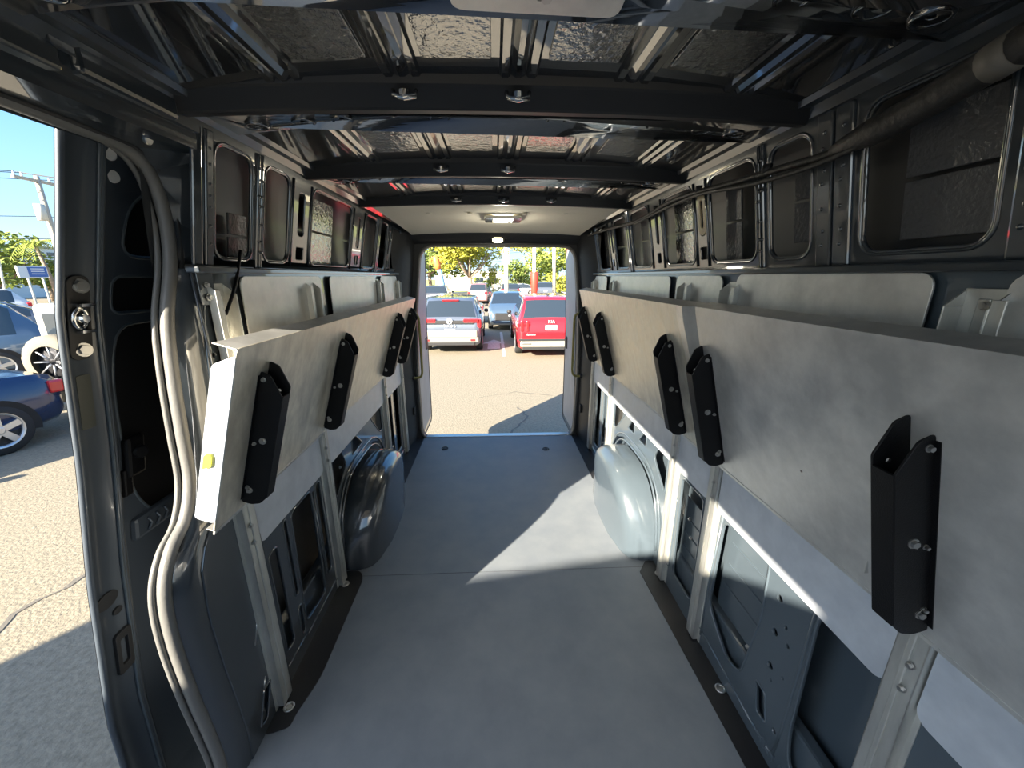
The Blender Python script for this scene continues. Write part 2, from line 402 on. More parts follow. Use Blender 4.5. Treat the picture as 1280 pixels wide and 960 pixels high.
    for L_ in ([[(1.32, .05), (1.32, .30), (1.30, .70)], [(.86, .05), (.85, .20), (.845, .45), (.84, .68), (.72, .73)], [(1.00, .05), (.86, .06)], [(1.35, .08), (.87, .045)]] if s > 0 else
               [[(1.40, .06), (1.72, .06)], [(1.23, .08), (1.40, .07)], [(1.62, .14), (1.62, .64)], [(1.21, .30), (1.21, .70)]]):
        bd.tube([wall_fn(s)(u, v, .004) for u, v in L_], .005, n=8)
    bd.tube([wall_fn(s)(u, .055, .004) for u in (2.85, 3.2, 3.6)], .008, n=8)
    bd.build('stiffening_bead', 'paint_lit' if s > 0 else 'paint', w)
    # wheel box
    rows = []; yc, ay, hz = 2.27, .42, .47
    for (x, k) in ((.885, 1.0), (.80, 1.0), (.76, .995), (.725, .975), (.70, .94), (.685, .88), (.682, .80), (.682, .4), (.682, .02)):
        row = []
        for i in range(33):
            a = PI*i/32
            c, sn = math.cos(a), math.sin(a)
            yy = yc-ay*k*math.copysign(abs(c)**.62, c); zz = hz*k*abs(sn)**.8 - (.08*k*max(0, c)*abs(sn))
            xx = x+(.045*(abs(c)*min(1, k/.88))**3 if x < .8 else 0)
            row.append((s*xx, yy, max(zz, -.02)))
        rows.append(row)
    wb = MB(); wb.grid(rows); wo = wb.build('wheel_box', 'paint_lit' if s > 0 else 'paint', w)
    wo['label'] = 'rounded glossy wheel box'
    rb = MB()
    for y in (2.36, 2.44, 2.52): rb.tube([(s*.680, y, .03), (s*.676, y, .12), (s*.680, y, .22)], .006, n=6)
    rb.build('pressed_rib', 'paint_lit' if s > 0 else 'paint', wo) if False else None
    # arched flange around the wheel box on the wall
    ar = MB()
    for k, r in ((1.07, .007), (1.16, .006)):
        ar.tube([(s*(.874), yc-ay*k*math.copysign(abs(math.cos(a))**.62, math.cos(a)), hz*k*abs(math.sin(a))**.8+.0) for a in [PI*i/28 for i in range(1, 28)]], r, n=6)
    ar.build('wheel_box_flange', 'paint_lit' if s > 0 else 'paint', w)
    for y, z in (((1.93, .60), (2.0, .70)) if s < 0 else ((1.53, .5), (1.50, .42), (1.05, .3))):
        bolt(w, wall_fn(s)(y, z, .004), (-s, 0, 0), .006)
    # roof rail closing wall to roof
    rr_ = MB(); rows = []
    for y in (Y0, Y1):
        rows.append([(s*x, y, z) for x, z in ((.80, 1.995), (.785, 2.015), (.755, 2.012), (.74, 2.03), (.74, 2.08))])
    rr_.grid(rows, False); rr_.build('roof_rail', 'paint', w)
    return w
WL = side_wall(-1); WR = side_wall(1)
MB().box(-.95, -.86, -.72, -.58, -.02, 1.93, bev=.02).build('front_pillar', 'paint', WL)
MB().box(-.95, .95, -1.80, -1.72, -.1, .75, bev=.03).build('dashboard', 'trimb', WR)

# cream oval painted in for outside light reflected at the right pillar slot
plate('slot_reflection', rr(1.652, 1.765, 1.708, 1.925, .027), [rr(1.668, 1.79, 1.692, 1.90, .011)], .004, lambda u, v, t: (wx(v)-.004-t, u, v), 'cream', WR)['label'] = 'cream oval painted reflection in the slot'
# left header above the side opening and door frame
hd = MB()
hd.grid([[(-.930, y, 1.905), (-.925, y, 1.93), (-.86, y, 1.945), (-.825, y, 1.96), (-.80, y, 2.00)] for y in (Y0, .2, .8, 1.0)], False)
hd.build('door_header', 'beam', WL)
MB().box(-.835, -.80, -.2, .86, 1.955, 2.03, bev=.006).build('header_box', 'paint', WL)
MB().box(-.832, -.79, .88, 1.12, 1.965, 2.035, bev=.01).build('corner_gusset', 'paint', WL)
plate('header_bracket', rr(.84, 1.99, 1.12, 2.03, .01), [rr(.9, 2.0, 1.0, 2.02, .009)], .003, lambda u, v, t: (-.797+t, u, v), 'paint', WL)
bv = MB()
for y, z in ((.70, 1.93), (.86, 1.935), (1.02, 1.94), (1.10, 1.92)): bv.disc((-.868, y, z), (1, 0, -.3), .012, .008, 12)
bv.build('header_bolt', 'bolt', WL)

# door seal: a fat bulb and a thin lip following the opening edge
def sealpt(u, v, dx=0., du=0.):
    x = -.925
    return Vector((x-.004+dx, u+du, v))
def smooth_line(P, n=6):
    out = []
    for i in range(len(P)-1):
        p0, p1, p2, p3 = P[max(i-1, 0)], P[i], P[i+1], P[min(i+2, len(P)-1)]
        for j in range(n):
            t = j/n
            out.append(tuple(.5*((2*b_)+(-a_+c_)*t+(2*a_-5*b_+4*c_-d_)*t*t+(-a_+3*b_-3*c_+d_)*t**3) for a_, b_, c_, d_ in zip(p0, p1, p2, p3)))
    out.append(P[-1]); return out
SL = smooth_line(SEAL)
so = MB(); so.tube([sealpt(u, v, .006, .000) for u, v in SL], .0165, n=10)
so = so.build('door_seal', 'seal', WL); so['label'] = 'light grey rubber door seal'
MB().tube([sealpt(u, v, -.014, -.016) for u, v in SL], .0075, n=8).build('seal_lip', 'seal', so)
MB().tube([sealpt(u, v, .018, .024) for u, v in SL], .007, n=8).build('seal_channel', 'trimb', so)
ps_ = MB(); vv = [-.08+.0425*i for i in range(41)]
ps_.grid([[Vector((-(wx(v)+(.925-wx(v))*(1-t)**4), seal_y(v)+.082*t, v)) for t in (0, .2, .4, .6, .8, .94, 1.)] for v in vv]); ps_.build('pillar_sheet', 'paint', WL)
# pillar closing sheet between inner wall and outer skin at the opening edge
cs = MB(); cs.grid([[sealpt(u, v, -.0, .0), sealpt(u, v, -.03, .02), Vector((-.972 if v < 1.5 else -.95, max(u, 1.0)+.10, v))] for u, v in SL if v < 1.92], True)
cs.build('pillar_edge', 'paint', WL)
# long vertical fold on the C pillar and details
MB().tube([(-.872, 1.155, 1.62), (-.874, 1.165, 1.30), (-.874, 1.16, 1.12)], .004, n=6).build('pillar_fold', 'paint', WL)
plate('pillar_bracket', rr(1.165, 1.52, 1.225, 1.615, .006), [], .004, lambda u, v, t: (-.868+t, u, v), 'paint', WL)
bolt(WL, (-.862, 1.19, 1.575), (1, 0, 0), .006); bolt(WL, (-.862, 1.19, 1.54), (1, 0, 0), .008)
MB().box(-.876, -.856, 1.15, 1.20, .62, .74, bev=.01).build('hinge_block', 'trimb', WL)

# ceiling ------------------------------------------------------------------
ce = empty('ceiling'); tag(ce, kind='structure')
ribs = [-.515, -.24, .035, .31, .585]
def prof():
    xs = [-.80]
    for r in ribs:
        for d in (-.046, -.040, -.024, -.018, -.006, .006, .018, .024, .040, .046): xs.append(r+d)
    xs.append(.80); out = []
    for x in xs:
        z = roofz(x)
        for r in ribs:
            d = abs(x-r)
            if d < .043: z -= .006
            if d < .021: z += .006
            if d < .012: z -= .006
        out.append((x, z))
    return out
sk = MB(); PR = prof(); ys = [Y0, .52, 1.09, 1.15, 1.84, 1.92, 2.50, 2.55]
for a, c in zip(ys, ys[1:]):
    sk.grid([[(x, y, z) for x, z in PR] for y in (a, c)], False)
sk.build('roof_skin', 'roof', ce)
MB().box(-.97, .97, Y0, Y1+.02, 2.11, 2.125).build('roof_outer', 'skin', ce)
def beam(y, w=.055, zb=2.004, drop=.018, name='roof_beam', m='beam'):
    B = MB(); rows = []
    for i in range(25):
        x = -.80+1.6*i/24; a = drop*(abs(x)/.8)**2.2; f = 0.
        zt = 2.075; z0 = zb-a-f
        rows.append([(x, y-.070, zt-a), (x, y-.058, z0+.040), (x, y-.052, z0+.036), (x, y-.018, z0+.004), (x, y-.012, z0), (x, y+.010, z0), (x, y+.018, z0+.006), (x, y+.03, z0+.035), (x, y+.05, z0+.040), (x, y+.05, zt-a)])
    B.grid(rows, False); o = B.build(name, m, ce); return o
def flange(y0, y1, lamp=False):
    # flat flange behind each beam, with round pressed seats
    xs = [-.70, -.57, -.46, -.18, .16, .46, .60, .70]
    H = [circ(x, y1-.045, .009, 10) for x in xs]+[circ(-.31, y1-.05, .012, 10, .006), circ(.0, y1-.05, .016, 10, .007)]
    f = plate('roof_flange', [(-.78+.052*i, y0) for i in range(31)]+[(.78-.052*i, y1) for i in range(31)], H, .003, lambda u, v, t: (u, v, roofz(u)-.014-t), 'roof', ce, flatshade=False)
    for x in xs:
        MB().tube([(x+.028*math.cos(a), y1-.045+.026*math.sin(a), roofz(x)-.017) for a in [2*PI*i/20 for i in range(20)]], .0045, n=6, closed=True).build('pressed_ring', 'roof', f)
    return f
beam(.62); beam(1.145); beam(1.815); beam(2.48)
for y0, y1 in ((.66, .79), (1.17, 1.335), (1.84, 2.005)): flange(y0, y1)
for y in (1.09, 1.76, 2.425):
    for x in (-.24, .035) + (() if y < 2 else (.31,)):
        B = MB(); B.tube([(x-.028, y+.012, 2.035), (x-.026, y, 2.018), (x, y-.006, 2.012), (x+.026, y, 2.018), (x+.028, y+.012, 2.035)], .006, n=6); B.disc((x, y+.005, 2.03), (0, 0, -1), .014, .016, 10)
        B.build('beam_clip', 'chrome', ce)
def pads(y0, y1, L_):
    for a, c in L_:
        plate('sound_pad', rr(a, y0, c, y1, .004), [], .002, lambda u, v, t: (u, v, roofz(u)-.004-t), 'pad', ce, bev=.001)
PX = [(-.18, -.03), (.097, .25), (-.455, -.30), (.37, .525)]
pads(.83, 1.0, PX); pads(1.36, 1.64, PX); pads(2.03, 2.33, PX)
# headliner at the back
H = MB(); H.grid([[(x, y, z-.0-.02*(abs(x)/.75)**2.5) for x in [-.74+.074*i for i in range(21)]] for y, z in ((2.50, 2.010), (3.0, 1.995), (3.5, 1.975), (3.72, 1.955))])
ho = H.build('headliner', 'head', ce); ho['label'] = 'cream ribbed headliner panel'
cl = MB()
for x in (-.45, -.18, .18, .45): cl.disc((x, 2.75, 1.998), (0, 0, -1), .018, .005, 12)
cl.build('trim_clip', 'head', ho)

# rear frame
def rear(u, v, t): return (u, 3.735+t, v)
op = rpoly([(-.785, -.025), (.785, -.025), (.80, .6), (.785, 1.25), (.72, 1.862), (-.69, 1.862), (-.765, 1.25), (-.79, .6)], .13, 8)
wrr = plate('wall_back', [(-.98, -.12), (.98, -.12), (.98, 1.3), (.93, 1.8), (.88, 2.11), (-.88, 2.11), (-.93, 1.8), (-.98, 1.3)], [op], .06, rear, 'beam', None, bev=.008)
tag(wrr, kind='structure')
MB().tube([(u, 3.70, v) for u, v in op], .011, n=8, closed=True).build('door_seal', 'seal', wrr)
hdr = MB(); hdr.grid([[(x, 3.60, 1.985), (x, 3.62, 1.94-.01*(abs(x)/.7)**2), (x, 3.70, 1.885-.01*(abs(x)/.7)**2)] for x in [-.76+.076*i for i in range(21)]]); hdr.build('header_panel', 'beam', wrr)
for s in (-1, 1):
    g = MB()
    g.grid([[(s*.885, 3.44, z), (s*(.86-.05*max(0, z-1.2)), 3.50, z), (s*(.835-.10*max(0, z-1.2)), 3.60, z), (s*(.815-.12*max(0, z-1.2)), 3.70, z)] for z in (0, .3, .6, .9, 1.2, 1.5, 1.85, 2.0)], True)
    g.build('rear_pillar', 'beam', wrr)
    sq = MB(); sq.box(s*.818, s*.836, 3.60, 3.66, .28, .36, bev=.004); sq.build('striker_plate', 'trimb', wrr)

# lamps
lp = empty('ceiling_lamp', (.035, 2.92, 1.985)); tag(lp, 'rectangular white lit lamp set in the cream headliner', 'lamp')
plate('housing', rr(-.085, 2.80, .165, 3.02, .015), [rr(-.03, 2.82, .11, 3.0, .008)], .016, lambda u, v, t: (u, v, 1.983+t), 'chrome', lp)
plate('lens', rr(-.03, 2.82, .11, 3.0, .008), [], .006, lambda u, v, t: (u, v, 1.984+t), 'lens2', lp)
lp = empty('dome_lamp', (.02, 3.63, 1.915)); tag(lp, 'small oval lit courtesy lamp above the rear opening', 'lamp')
tl = lambda u, v, t: (.02+u, 3.655-t*.8+(v)*-.6, 1.915+v*.8-t*.6)
plate('bezel', rr(-.075, -.03, .075, .03, .028), [], .014, tl, 'trimb', lp)
plate('lens', rr(-.055, -.022, .035, .022, .02), [], .012, lambda u, v, t: tl(u, v, t+.01), 'lens', lp)
MB().ball(tl(.055, 0, .012), .008, 6).build('button', 'black', lp)

# aluminium plate bolted under the front roof beam
mp = empty('mounting_plate', (.04, .64, 1.988)); tag(mp, 'flat aluminium plate under the roof at the top edge of the photo', 'plate')
plate('sheet', rpoly([(-.085, .5), (.16, .5), (.166, .722), (-.088, .712)], .022), [circ(.045, .685, .008, 10, .005)], .003, lambda u, v, t: (u, v, 1.988+t), 'alu', mp, bev=.001)
bolt(mp, (.05, .672, 1.985), (0, 0, -1), .009)

# cable loom along the right roof rail
cb = empty('cable_loom', (.80, 1.5, 1.93)); tag(cb, 'black taped cable loom running along the right roof rail', 'cable')
CP = smooth_line([(.80, 3.66, 1.945), (.805, 3.0, 1.93), (.80, 2.35, 1.905), (.795, 1.95, 1.93), (.79, 1.70, 1.925), (.785, 1.42, 1.905), (.79, 1.20, 1.895), (.79, 1.00, 1.885), (.785, .86, 1.895)], 5)
MB().tube(CP, [.0105]*len(CP), n=10).build('main_cable', 'cable', cb)
CP2 = [(x-.012, y, z-.018+.006*math.sin(y*9)) for x, y, z in CP if y < 2.4]
MB().tube(CP2, .007, n=8).build('thin_cable', 'cable', cb)
CP3 = smooth_line([(.785, 1.00, 1.888), (.775, .84, 1.900), (.76, .72, 1.915), (.75, .60, 1.935), (.74, .40, 1.955), (.74, -.2, 1.97)], 6)
MB().tube(CP3, [.012+.016*min(1, i/4) for i in range(len(CP3))], n=14).build('padded_sleeve', 'cable', cb)
k_ = len(CP3)//2
MB().tube([CP3[k_-1], CP3[k_], CP3[k_+1]], .0295, n=14).build('tape_band', mat('pale tape', (.15, .14, .12), .5), cb)['label'] = 'pale tape band'
for y in (3.4, 3.2, 2.1, 1.66, 1.25, .98):
    q = min(CP, key=lambda p: abs(p[1]-y))
    MB().tube([Vector(q)+Vector((.0, 0, .022)), Vector(q)+Vector((.0, .0, -.001))], .0135, n=8).build('cable_clip', 'chrome' if y > 3 else 'trimb', cb)

# ------------------------------------------------------------------ fold away shelves
XB, XT = .852, .6875
def tray_fn(s, zb, zt):
    d = Vector((s*(XT-XB), 0, zt-zb)); L_ = d.length; d.normalize(); n = Vector((-s*d.z, 0, s*d.x*1.0))
    if n.x*s > 0: n = -n
    def fn(u, v, w): return Vector((s*XB, u, zb))+d*v+n*w
    fn.L = L_; fn.n = n; return fn
def add_bracket(par, s, yc, T, hw=.021, wd=.072):
    """folding leg: U section standing off the tray; two chamfered flanges across, one web towards the aisle"""
    v0, v1 = .035, .468
    prof_ = rpoly([(.003, v0-.012), (wd*.45, v0-.014), (wd*.8, v0-.004), (wd, v0+.018), (wd, v1-.062), (wd*.42, v1-.006), (.003, v1)], .005, 2)
    near = -1
    leg = plate('folding_leg', rpoly([(yc-hw, v0+.018), (yc+hw, v0+.018), (yc+hw, v1-.062), (yc-hw, v1-.062)], .003, 2), [], .003, lambda u, v, t: T(u, v, wd+t), 'black', par, bev=.001)
    leg['label'] = 'black folding leg with zinc bolts'
    for q, holes, k in ((-1, [circ(wd*.25, v0+.20, .004, 8)], 0), (1, [circ(wd*.6, v1-.06, .006, 8)], .022)):
        pr = [(a, b_+(k if b_ > .3 else 0)) for a, b_ in prof_]
        p_ = plate('side_flange', pr, holes, .003, lambda u, v, t, q=q: T(yc+q*hw+t, v, u), 'black', par, bev=.001); p_.parent = leg
    f1 = MB(); f1.box(yc-hw-.012, yc-hw, v0, v1-.01, .001, .004, T=T); f1.box(yc-hw, yc+hw, v0-.012, v0-.008, .003, wd*.6, T=T)
    f1.box(yc+hw, yc+hw+.016, v0+.02, v0+.05, .02, .023, T=T)
    f1.build('tray_flange', 'black', par).parent = leg
    nn = Vector((0, -1, 0))
    for w_, v, r in ((wd*.28, v0+.035, .0075), (wd*.52, .25, .008), (wd*.2, .235, .0042), (wd*.2, v1-.022, .0055), (wd*.18, v0+.045, .0045)):
        bolt(par, T(yc-hw-.002, v, w_), nn, r).parent = leg
    return leg
def unit(name, label, s, y0, y1, zt, ups, brs, panels_up, panels_low, m_tray='alu', endfl=True, near_end=True, group=None, zt0=None):
    u0 = empty(name, (s*.86, y0, 0)); tag(u0, label, 'shelf', group)
    T = tray_fn(s, .885, zt)
    L_ = T.L
    tray = plate('shelf_tray', rpoly([(y0, .0), (y1, .0), (y1, L_), (y0, L_)], .012, 3), [circ(y0+1.20, L_*.34, .0045, 8)] if s > 0 else [], .003, lambda u, v, t: T(u, v, t), m_tray, u0, bev=.001)
    li = MB()
    li.box(y0, y1, L_-.003, L_, -.060, .0, T=T, bev=.001)      # top lip, folded back to the wall
    li.box(y0, y1, .0, .003, -.022, .0, T=T, bev=.001)
    li.box(y0, y1, -.012, .0, -.0015, .004, T=T, bev=.001)
    a = li.build('tray_lip', 'alu', u0); a.parent = tray; a['label'] = 'bright folded lip'
    if near_end:
        e = plate('end_flange', rpoly([(0, .03), (-.032, .03), (-.032, L_-.06), (-.012, L_-.035), (.0, L_-.02)], .010, 4), [], .003, lambda u, v, t: T(y0+t+(-u)*.12, v, u*1.7), 'alu_light', u0); e.parent = tray
    for y in ups:
        up = MB(); x0, x1 = .848, .878
        Tu = lambda a_, b_, c_: (s*(.878-c_), y+a_, b_)
        zl = .0
        hw = .030
        up.box(-hw, hw, zl+.012, .885, .024, .027, T=Tu, bev=.001)
        up.box(-hw, -hw+.003, zl+.012, .885, .0, .027, T=Tu, bev=.001); up.box(hw-.003, hw, zl+.012, .885, .0, .027, T=Tu, bev=.001)
        up.box(-hw-.012, -hw+.003, zl, .885, .0, .003, T=Tu, bev=.001); up.box(hw-.003, hw+.012, zl+.02, .885, .0, .003, T=Tu, bev=.001)
        up.box(-.006, .006, zl+.02, .885, .027, .031, T=Tu, bev=.002)
        uo = up.build('upright', 'upright', u0)
        for z in (.80, .735): bolt(u0, (s*(.878-.030), y+.012*(-1), z), (-s, 0, 0), .006).parent = uo
        yt = y+.075
        tp = MB(); Tt = lambda a_, b_, c_: (s*(.868-c_), yt+a_, b_)
        hw = .036
        tp.box(-hw, hw, .93, 1.578, .0, .003, T=Tt, bev=.001)
        tp.box(-hw, -hw+.003, .93, 1.545, .0, .040, T=Tt, bev=.001)
        tp.box(hw-.003, hw, .93, 1.545, .0, .040, T=Tt, bev=.001)
        tp.box(-hw-.02, -hw, .93, 1.56, .036, .039, T=Tt, bev=.001)
        tp.box(-.010, .010, 1.30, 1.56, .003, .007, T=Tt, bev=.002)
        # chamfered nose of the channel
        for q in (-hw, hw-.003): tp.add([Tt(q, 1.545, 0), Tt(q, 1.545, .04), Tt(q, 1.575, .004), Tt(q+.003, 1.545, 0), Tt(q+.003, 1.545, .04), Tt(q+.003, 1.575, .004)], [(0, 1, 2), (3, 5, 4), (0, 3, 4, 1), (1, 4, 5, 2), (0, 2, 5, 3)])
        to = tp.build('top_channel', 'upright', u0)
        bolt(u0, Tt(-.004, 1.548, .006), (-s, 0, 0), .007).parent = to
    for y0_, y1_, z0_, z1_ in panels_up:
        plate('back_panel', rr(y0_, z0_, y1_, z1_, .03, 5), [], .003, lambda u, v, t: (s*(.862-t), u, v), 'alu', u0, bev=.001)
    for y0_, y1_ in panels_low:
        p_ = plate('lower_back_panel', rr(y0_, .685, y1_, .91, .028, 5), [], .003, lambda u, v, t: (s*(.866-t), u, v), 'alu_light', u0, bev=.001)
    for y in brs: add_bracket(u0, s, y, T)
    return u0, T
UL, TL = unit('folding_shelf', 'long aluminium fold-down shelf with four black legs on the left wall', -1, 1.0, 3.33, 1.42, UP[-1], [1.145, 1.765, 2.76, 3.20],
     [(1.345, 1.955, 1.02, 1.598), (2.06, 2.84, 1.02, 1.598), (2.97, 3.45, 1.02, 1.598)], [(1.20, 1.72), (1.80, 2.78), (2.86, 3.34)], 'alu_worn_lit')
UR, TR = unit('folding_shelf', 'rear aluminium fold-down shelf on the right wall with three black legs', 1, 1.385, 3.29, 1.49, UP[1][2:], [1.625, 2.70, 3.20],
     [(1.51, 1.90, 1.42, 1.60), (1.97, 3.0, 1.30, 1.598), (3.10, 3.45, 1.30, 1.598)], [(1.40, 1.68), (1.745, 2.77), (2.84, 3.32)], 'alu_worn_lit', near_end=False)
UN, TN = unit('folding_shelf', 'near aluminium fold-down shelf on the right wall, cut by the photo edge', 1, -.30, 1.365, 1.495, UP[1][:2], [.603, 1.325],
     [(.765, 1.42, .98, 1.606), (-.25, .645, .98, 1.606)], [(.635, 1.325), (-.10, .565)], 'alu', near_end=False)
# end flange of the near tray, bent out towards the aisle
ef = MB(); Ln = TN.L
pts = []
rows = []
for v in [Ln*i/12 for i in range(13)]:
    k = v/Ln; wv = .03+.12*k
    if k > .96: wv -= .02
    rows.append([TN(1.362, v, .001), TN(1.362+wv*.5, v, .020), TN(1.362+wv, v, .012)])
ef.grid(rows, False)
# (thickness)
rows2 = [[p-TN.n*.003 for p in r] for r in rows]; ef.grid(rows2, False)
e = ef.build('end_flange', 'alu', UN)
# stickers on the left end flange
stk = plate('sticker', rpoly([(0, 0), (.022, .012), (.022, .04), (.012, .055), (0, .04)], .004), [], .001, lambda u, v, t: TL(.994+t-.002, .20+v, -.045+u), 'sticker', UL, bev=.0003)
stk['label'] = 'small yellow sticker'

# grab handles on rear pillars
for s, lb in ((-1, 'yellowed tubular grab handle on the left rear pillar'), (1, 'yellowed tubular grab handle on the right rear pillar')):
    g = empty('grab_handle', (s*.78, 3.66, .64)); tag(g, lb, 'handle')
    MB().tube(smooth_line([(s*.815, 3.66, 1.26), (s*.76, 3.66, 1.255), (s*.735, 3.66, 1.22), (s*.732, 3.66, 1.1), (s*.732, 3.66, .80), (s*.735, 3.66, .69), (s*.76, 3.66, .65), (s*.82, 3.66, .645)], 5), .0115, n=10).build('bar', 'yellow', g)
    for z in (1.26, .645): MB().disc((s*.83, 3.66, z), (-s, 0, 0), .022, .02, 14).build('foot', 'trimb', g)

ps = MB()
for a_, c_ in ((1.188, 1.212), (1.222, 1.252)):
    ps.box(a_, c_, 1.63, 1.985, -.002, .010, T=lambda u, v, t: (-(wx(v)+.01*max(0, (1.22-u)/.03)-t), u, v), bev=.004)
po = ps.build('pillar', 'paint', WL)
rv = MB()
for z in (1.69, 1.74, 1.79, 1.82, 1.85, 1.90, 1.94): rv.ball((-(wx(z)-.010), 1.237, z), .0042, 4)
rv.build('rivet_row', 'paint', po)
sm = MB()
for P_ in ([(1.075, .36), (1.13, .47)], [(1.07, .16), (1.09, .20)]):
    sm.tube([wall_fn(-1)(P_[0][0]+.01, P_[0][1], .005), wall_fn(-1)(P_[1][0]+.01, P_[1][1], .005)], .003, n=5)
sm.build('scratch_mark', 'bolt', WL)
# thin black strap by the first left upright
stp = MB(); stp.tube(smooth_line([(-.85, 1.36, 1.68), (-.845, 1.31, 1.60), (-.835, 1.26, 1.55), (-.83, 1.20, 1.49)], 5), .005, n=6)
o = stp.build('strap', 'black'); tag(o, 'thin black strap hanging from the left wall by the first channel', 'strap')

# ------------------------------------------------------------------ doors
def sld(v):                       # sliding door: x of inner face and y of its front edge, by height
    P_ = [(-.25, -1.10, .80), (.0, -1.115, .80), (.39, -1.115, .815), (.80, -1.11, .875), (1.14, -1.09, .925), (1.50, -1.05, .945), (1.70, -1.01, .965), (1.92, -.965, .985), (2.02, -.94, .99)]
    for a, c in zip(P_, P_[1:]):
        if v <= c[0]:
            t = max(0, (v-a[0])/(c[0]-a[0])); return a[1]+(c[1]-a[1])*t, a[2]+(c[2]-a[2])*t
    return P_[-1][1:]
def sd(u, v, t):                  # u back from the front edge, t inboard
    x, y = sld(v); return (x+t+.01, y+u+.012, v)
dz = [-.25+.0568*i for i in range(41)]
D1 = empty('door_1', (-1.1, .95, -.25)); tag(D1, 'dark open sliding side door standing outside the left wall', kind='structure')
U = [(.004, -.022), (-.004, -.014), (-.004, -.006), (.006, -.002), (.012, -.010), (.05, -.012), (.088, -.012), (.095, -.004), (.103, -.006), (.108, -.03), (.120, -.036), (.127, -.028), (.138, -.03)]
MB().grid([[sd(u, v, t) for u, t in U] for v in dz]).build('edge_frame', 'doorp', D1)
MB().grid([[sd(.004, v, -.024), sd(.2, v, -.095), sd(1.1, v, -.095)] for v in dz]).build('outer_panel', 'paint', D1)
# inner sheet with openings
Hs = [rpoly([(.155, 1.47), (.60, 1.47), (.60, .86), (.24, .86), (.165, .96), (.135, 1.15), (.13, 1.32)], .06), rr(.145, 1.50, .60, 1.60, .03), rpoly([(.165, 1.65), (.60, 1.65), (.60, 1.86), (.26, 1.84), (.19, 1.78)], .06)]
plate('inner_sheet', [(.125, -.25), (.6, -.25), (1.1, -.25), (1.1, 2.02), (.9, 2.02), (.6, 2.02), (.125, 2.02), (.125, 1.8), (.125, 1.5), (.125, 1.2), (.125, .9), (.125, .6), (.125, .3), (.125, .0)], Hs, .003, lambda u, v, t: sd(u, v, -.030+t), 'doorp', D1, bev=.002)
for h in Hs: MB().tube([sd(u, v, -.030) for u, v in h], .006, n=6, closed=True).build('opening_lip', 'paint_lit', D1)
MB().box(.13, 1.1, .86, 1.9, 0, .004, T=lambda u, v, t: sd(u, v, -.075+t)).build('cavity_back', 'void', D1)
la = plate('latch_plate', rr(.014, 1.40, .066, 1.60, .02), [], .004, lambda u, v, t: sd(u, v, -.010+t), 'trimb', D1)
for z in (1.577, 1.423): bolt(D1, sd(.042, z, -.004), (1, -.3, 0), .013).parent = la
lt = MB(); lt.tube([sd(.038+.016*math.cos(a), 1.50+.024*math.sin(a), .0) for a in [2*PI*i/14 for i in range(14)]], .006, n=6, closed=True)
lt.box(.028, .062, 1.465, 1.472, -.005, .014, T=sd); lt.box(.028, .062, 1.528, 1.535, -.005, .014, T=sd); lt.disc(sd(.038, 1.50, -.004), (1, 0, 0), .012, .02, 10)
lo = lt.build('latch', 'chrome', D1); lo.parent = la
for u, v in ((.135, 1.895), (.145, 1.845)):
    MB().disc(sd(u, v, -.035), (1, -.3, 0), .016, .014, 18).build('buffer', 'sticker_w', D1)['label'] = 'round white buffer'
MB().tube([sd(.089, v, -.008) for v in dz], .005, n=6).build('edge_bead', 'paint_lit', D1)
gv = plate('door_grommet', circ(.035, .735, .030, 18, .020), [], .006, lambda u, v, t: sd(u, v, -.010+t), 'trimb', D1)
gv = plate('door_grommet', circ(.06, .685, .012, 12, .008), [], .006, lambda u, v, t: sd(u, v, -.010+t), 'trimb', D1)
gv = plate('door_vent', rr(.040, .50, .085, .62, .008), [rr(.05, .52, .075, .60, .006)], .008, lambda u, v, t: sd(u, v, -.008+t), 'trimb', D1)
sl_ = MB()
for i in range(6): sl_.box(.05, .075, .525+.0125*i, .531+.0125*i, 0, .004, T=lambda u, v, t: sd(u, v, -.010+t))
sl_.build('slat', 'black', gv)
# lock mechanism with rod
lk = MB(); lk.box(.13, .19, 1.03, 1.15, -.03, -.005, T=sd, bev=.01); lk.disc(sd(.165, 1.10, -.01), (1, -.3, 0), .020, .02, 12); lk.box(.12, .15, .98, 1.06, -.03, -.012, T=sd, bev=.006)
lk = lk.build('lock_mechanism', 'black', D1)
MB().tube([sd(.17, 1.11, .0), sd(.205, 1.18, -.008), sd(.235, 1.24, -.012)], .0045, n=6).build('lock_rod', 'chrome', lk)
MB().box(.205, .225, 1.185, 1.225, -.02, .0, T=sd, bev=.004).build('rod_clip', 'sticker_w', lk)
gp = MB(); gp.box(.14, .36, .83, .90, -.035, -.010, T=sd, bev=.012)
for i in range(3): gp.tube([sd(.18+.03*i, .845, -.006), sd(.19+.03*i, .865, -.003), sd(.18+.03*i, .885, -.006)], .004, n=6)
gp.build('door_pocket', 'doorp', D1)
plate('data_label', rr(.02, 1.22, .055, 1.36, .004), [], .001, lambda u, v, t: sd(u, v, -.010+t), mat('faded label', (.055, .06, .05), .5), D1, bev=.0003)

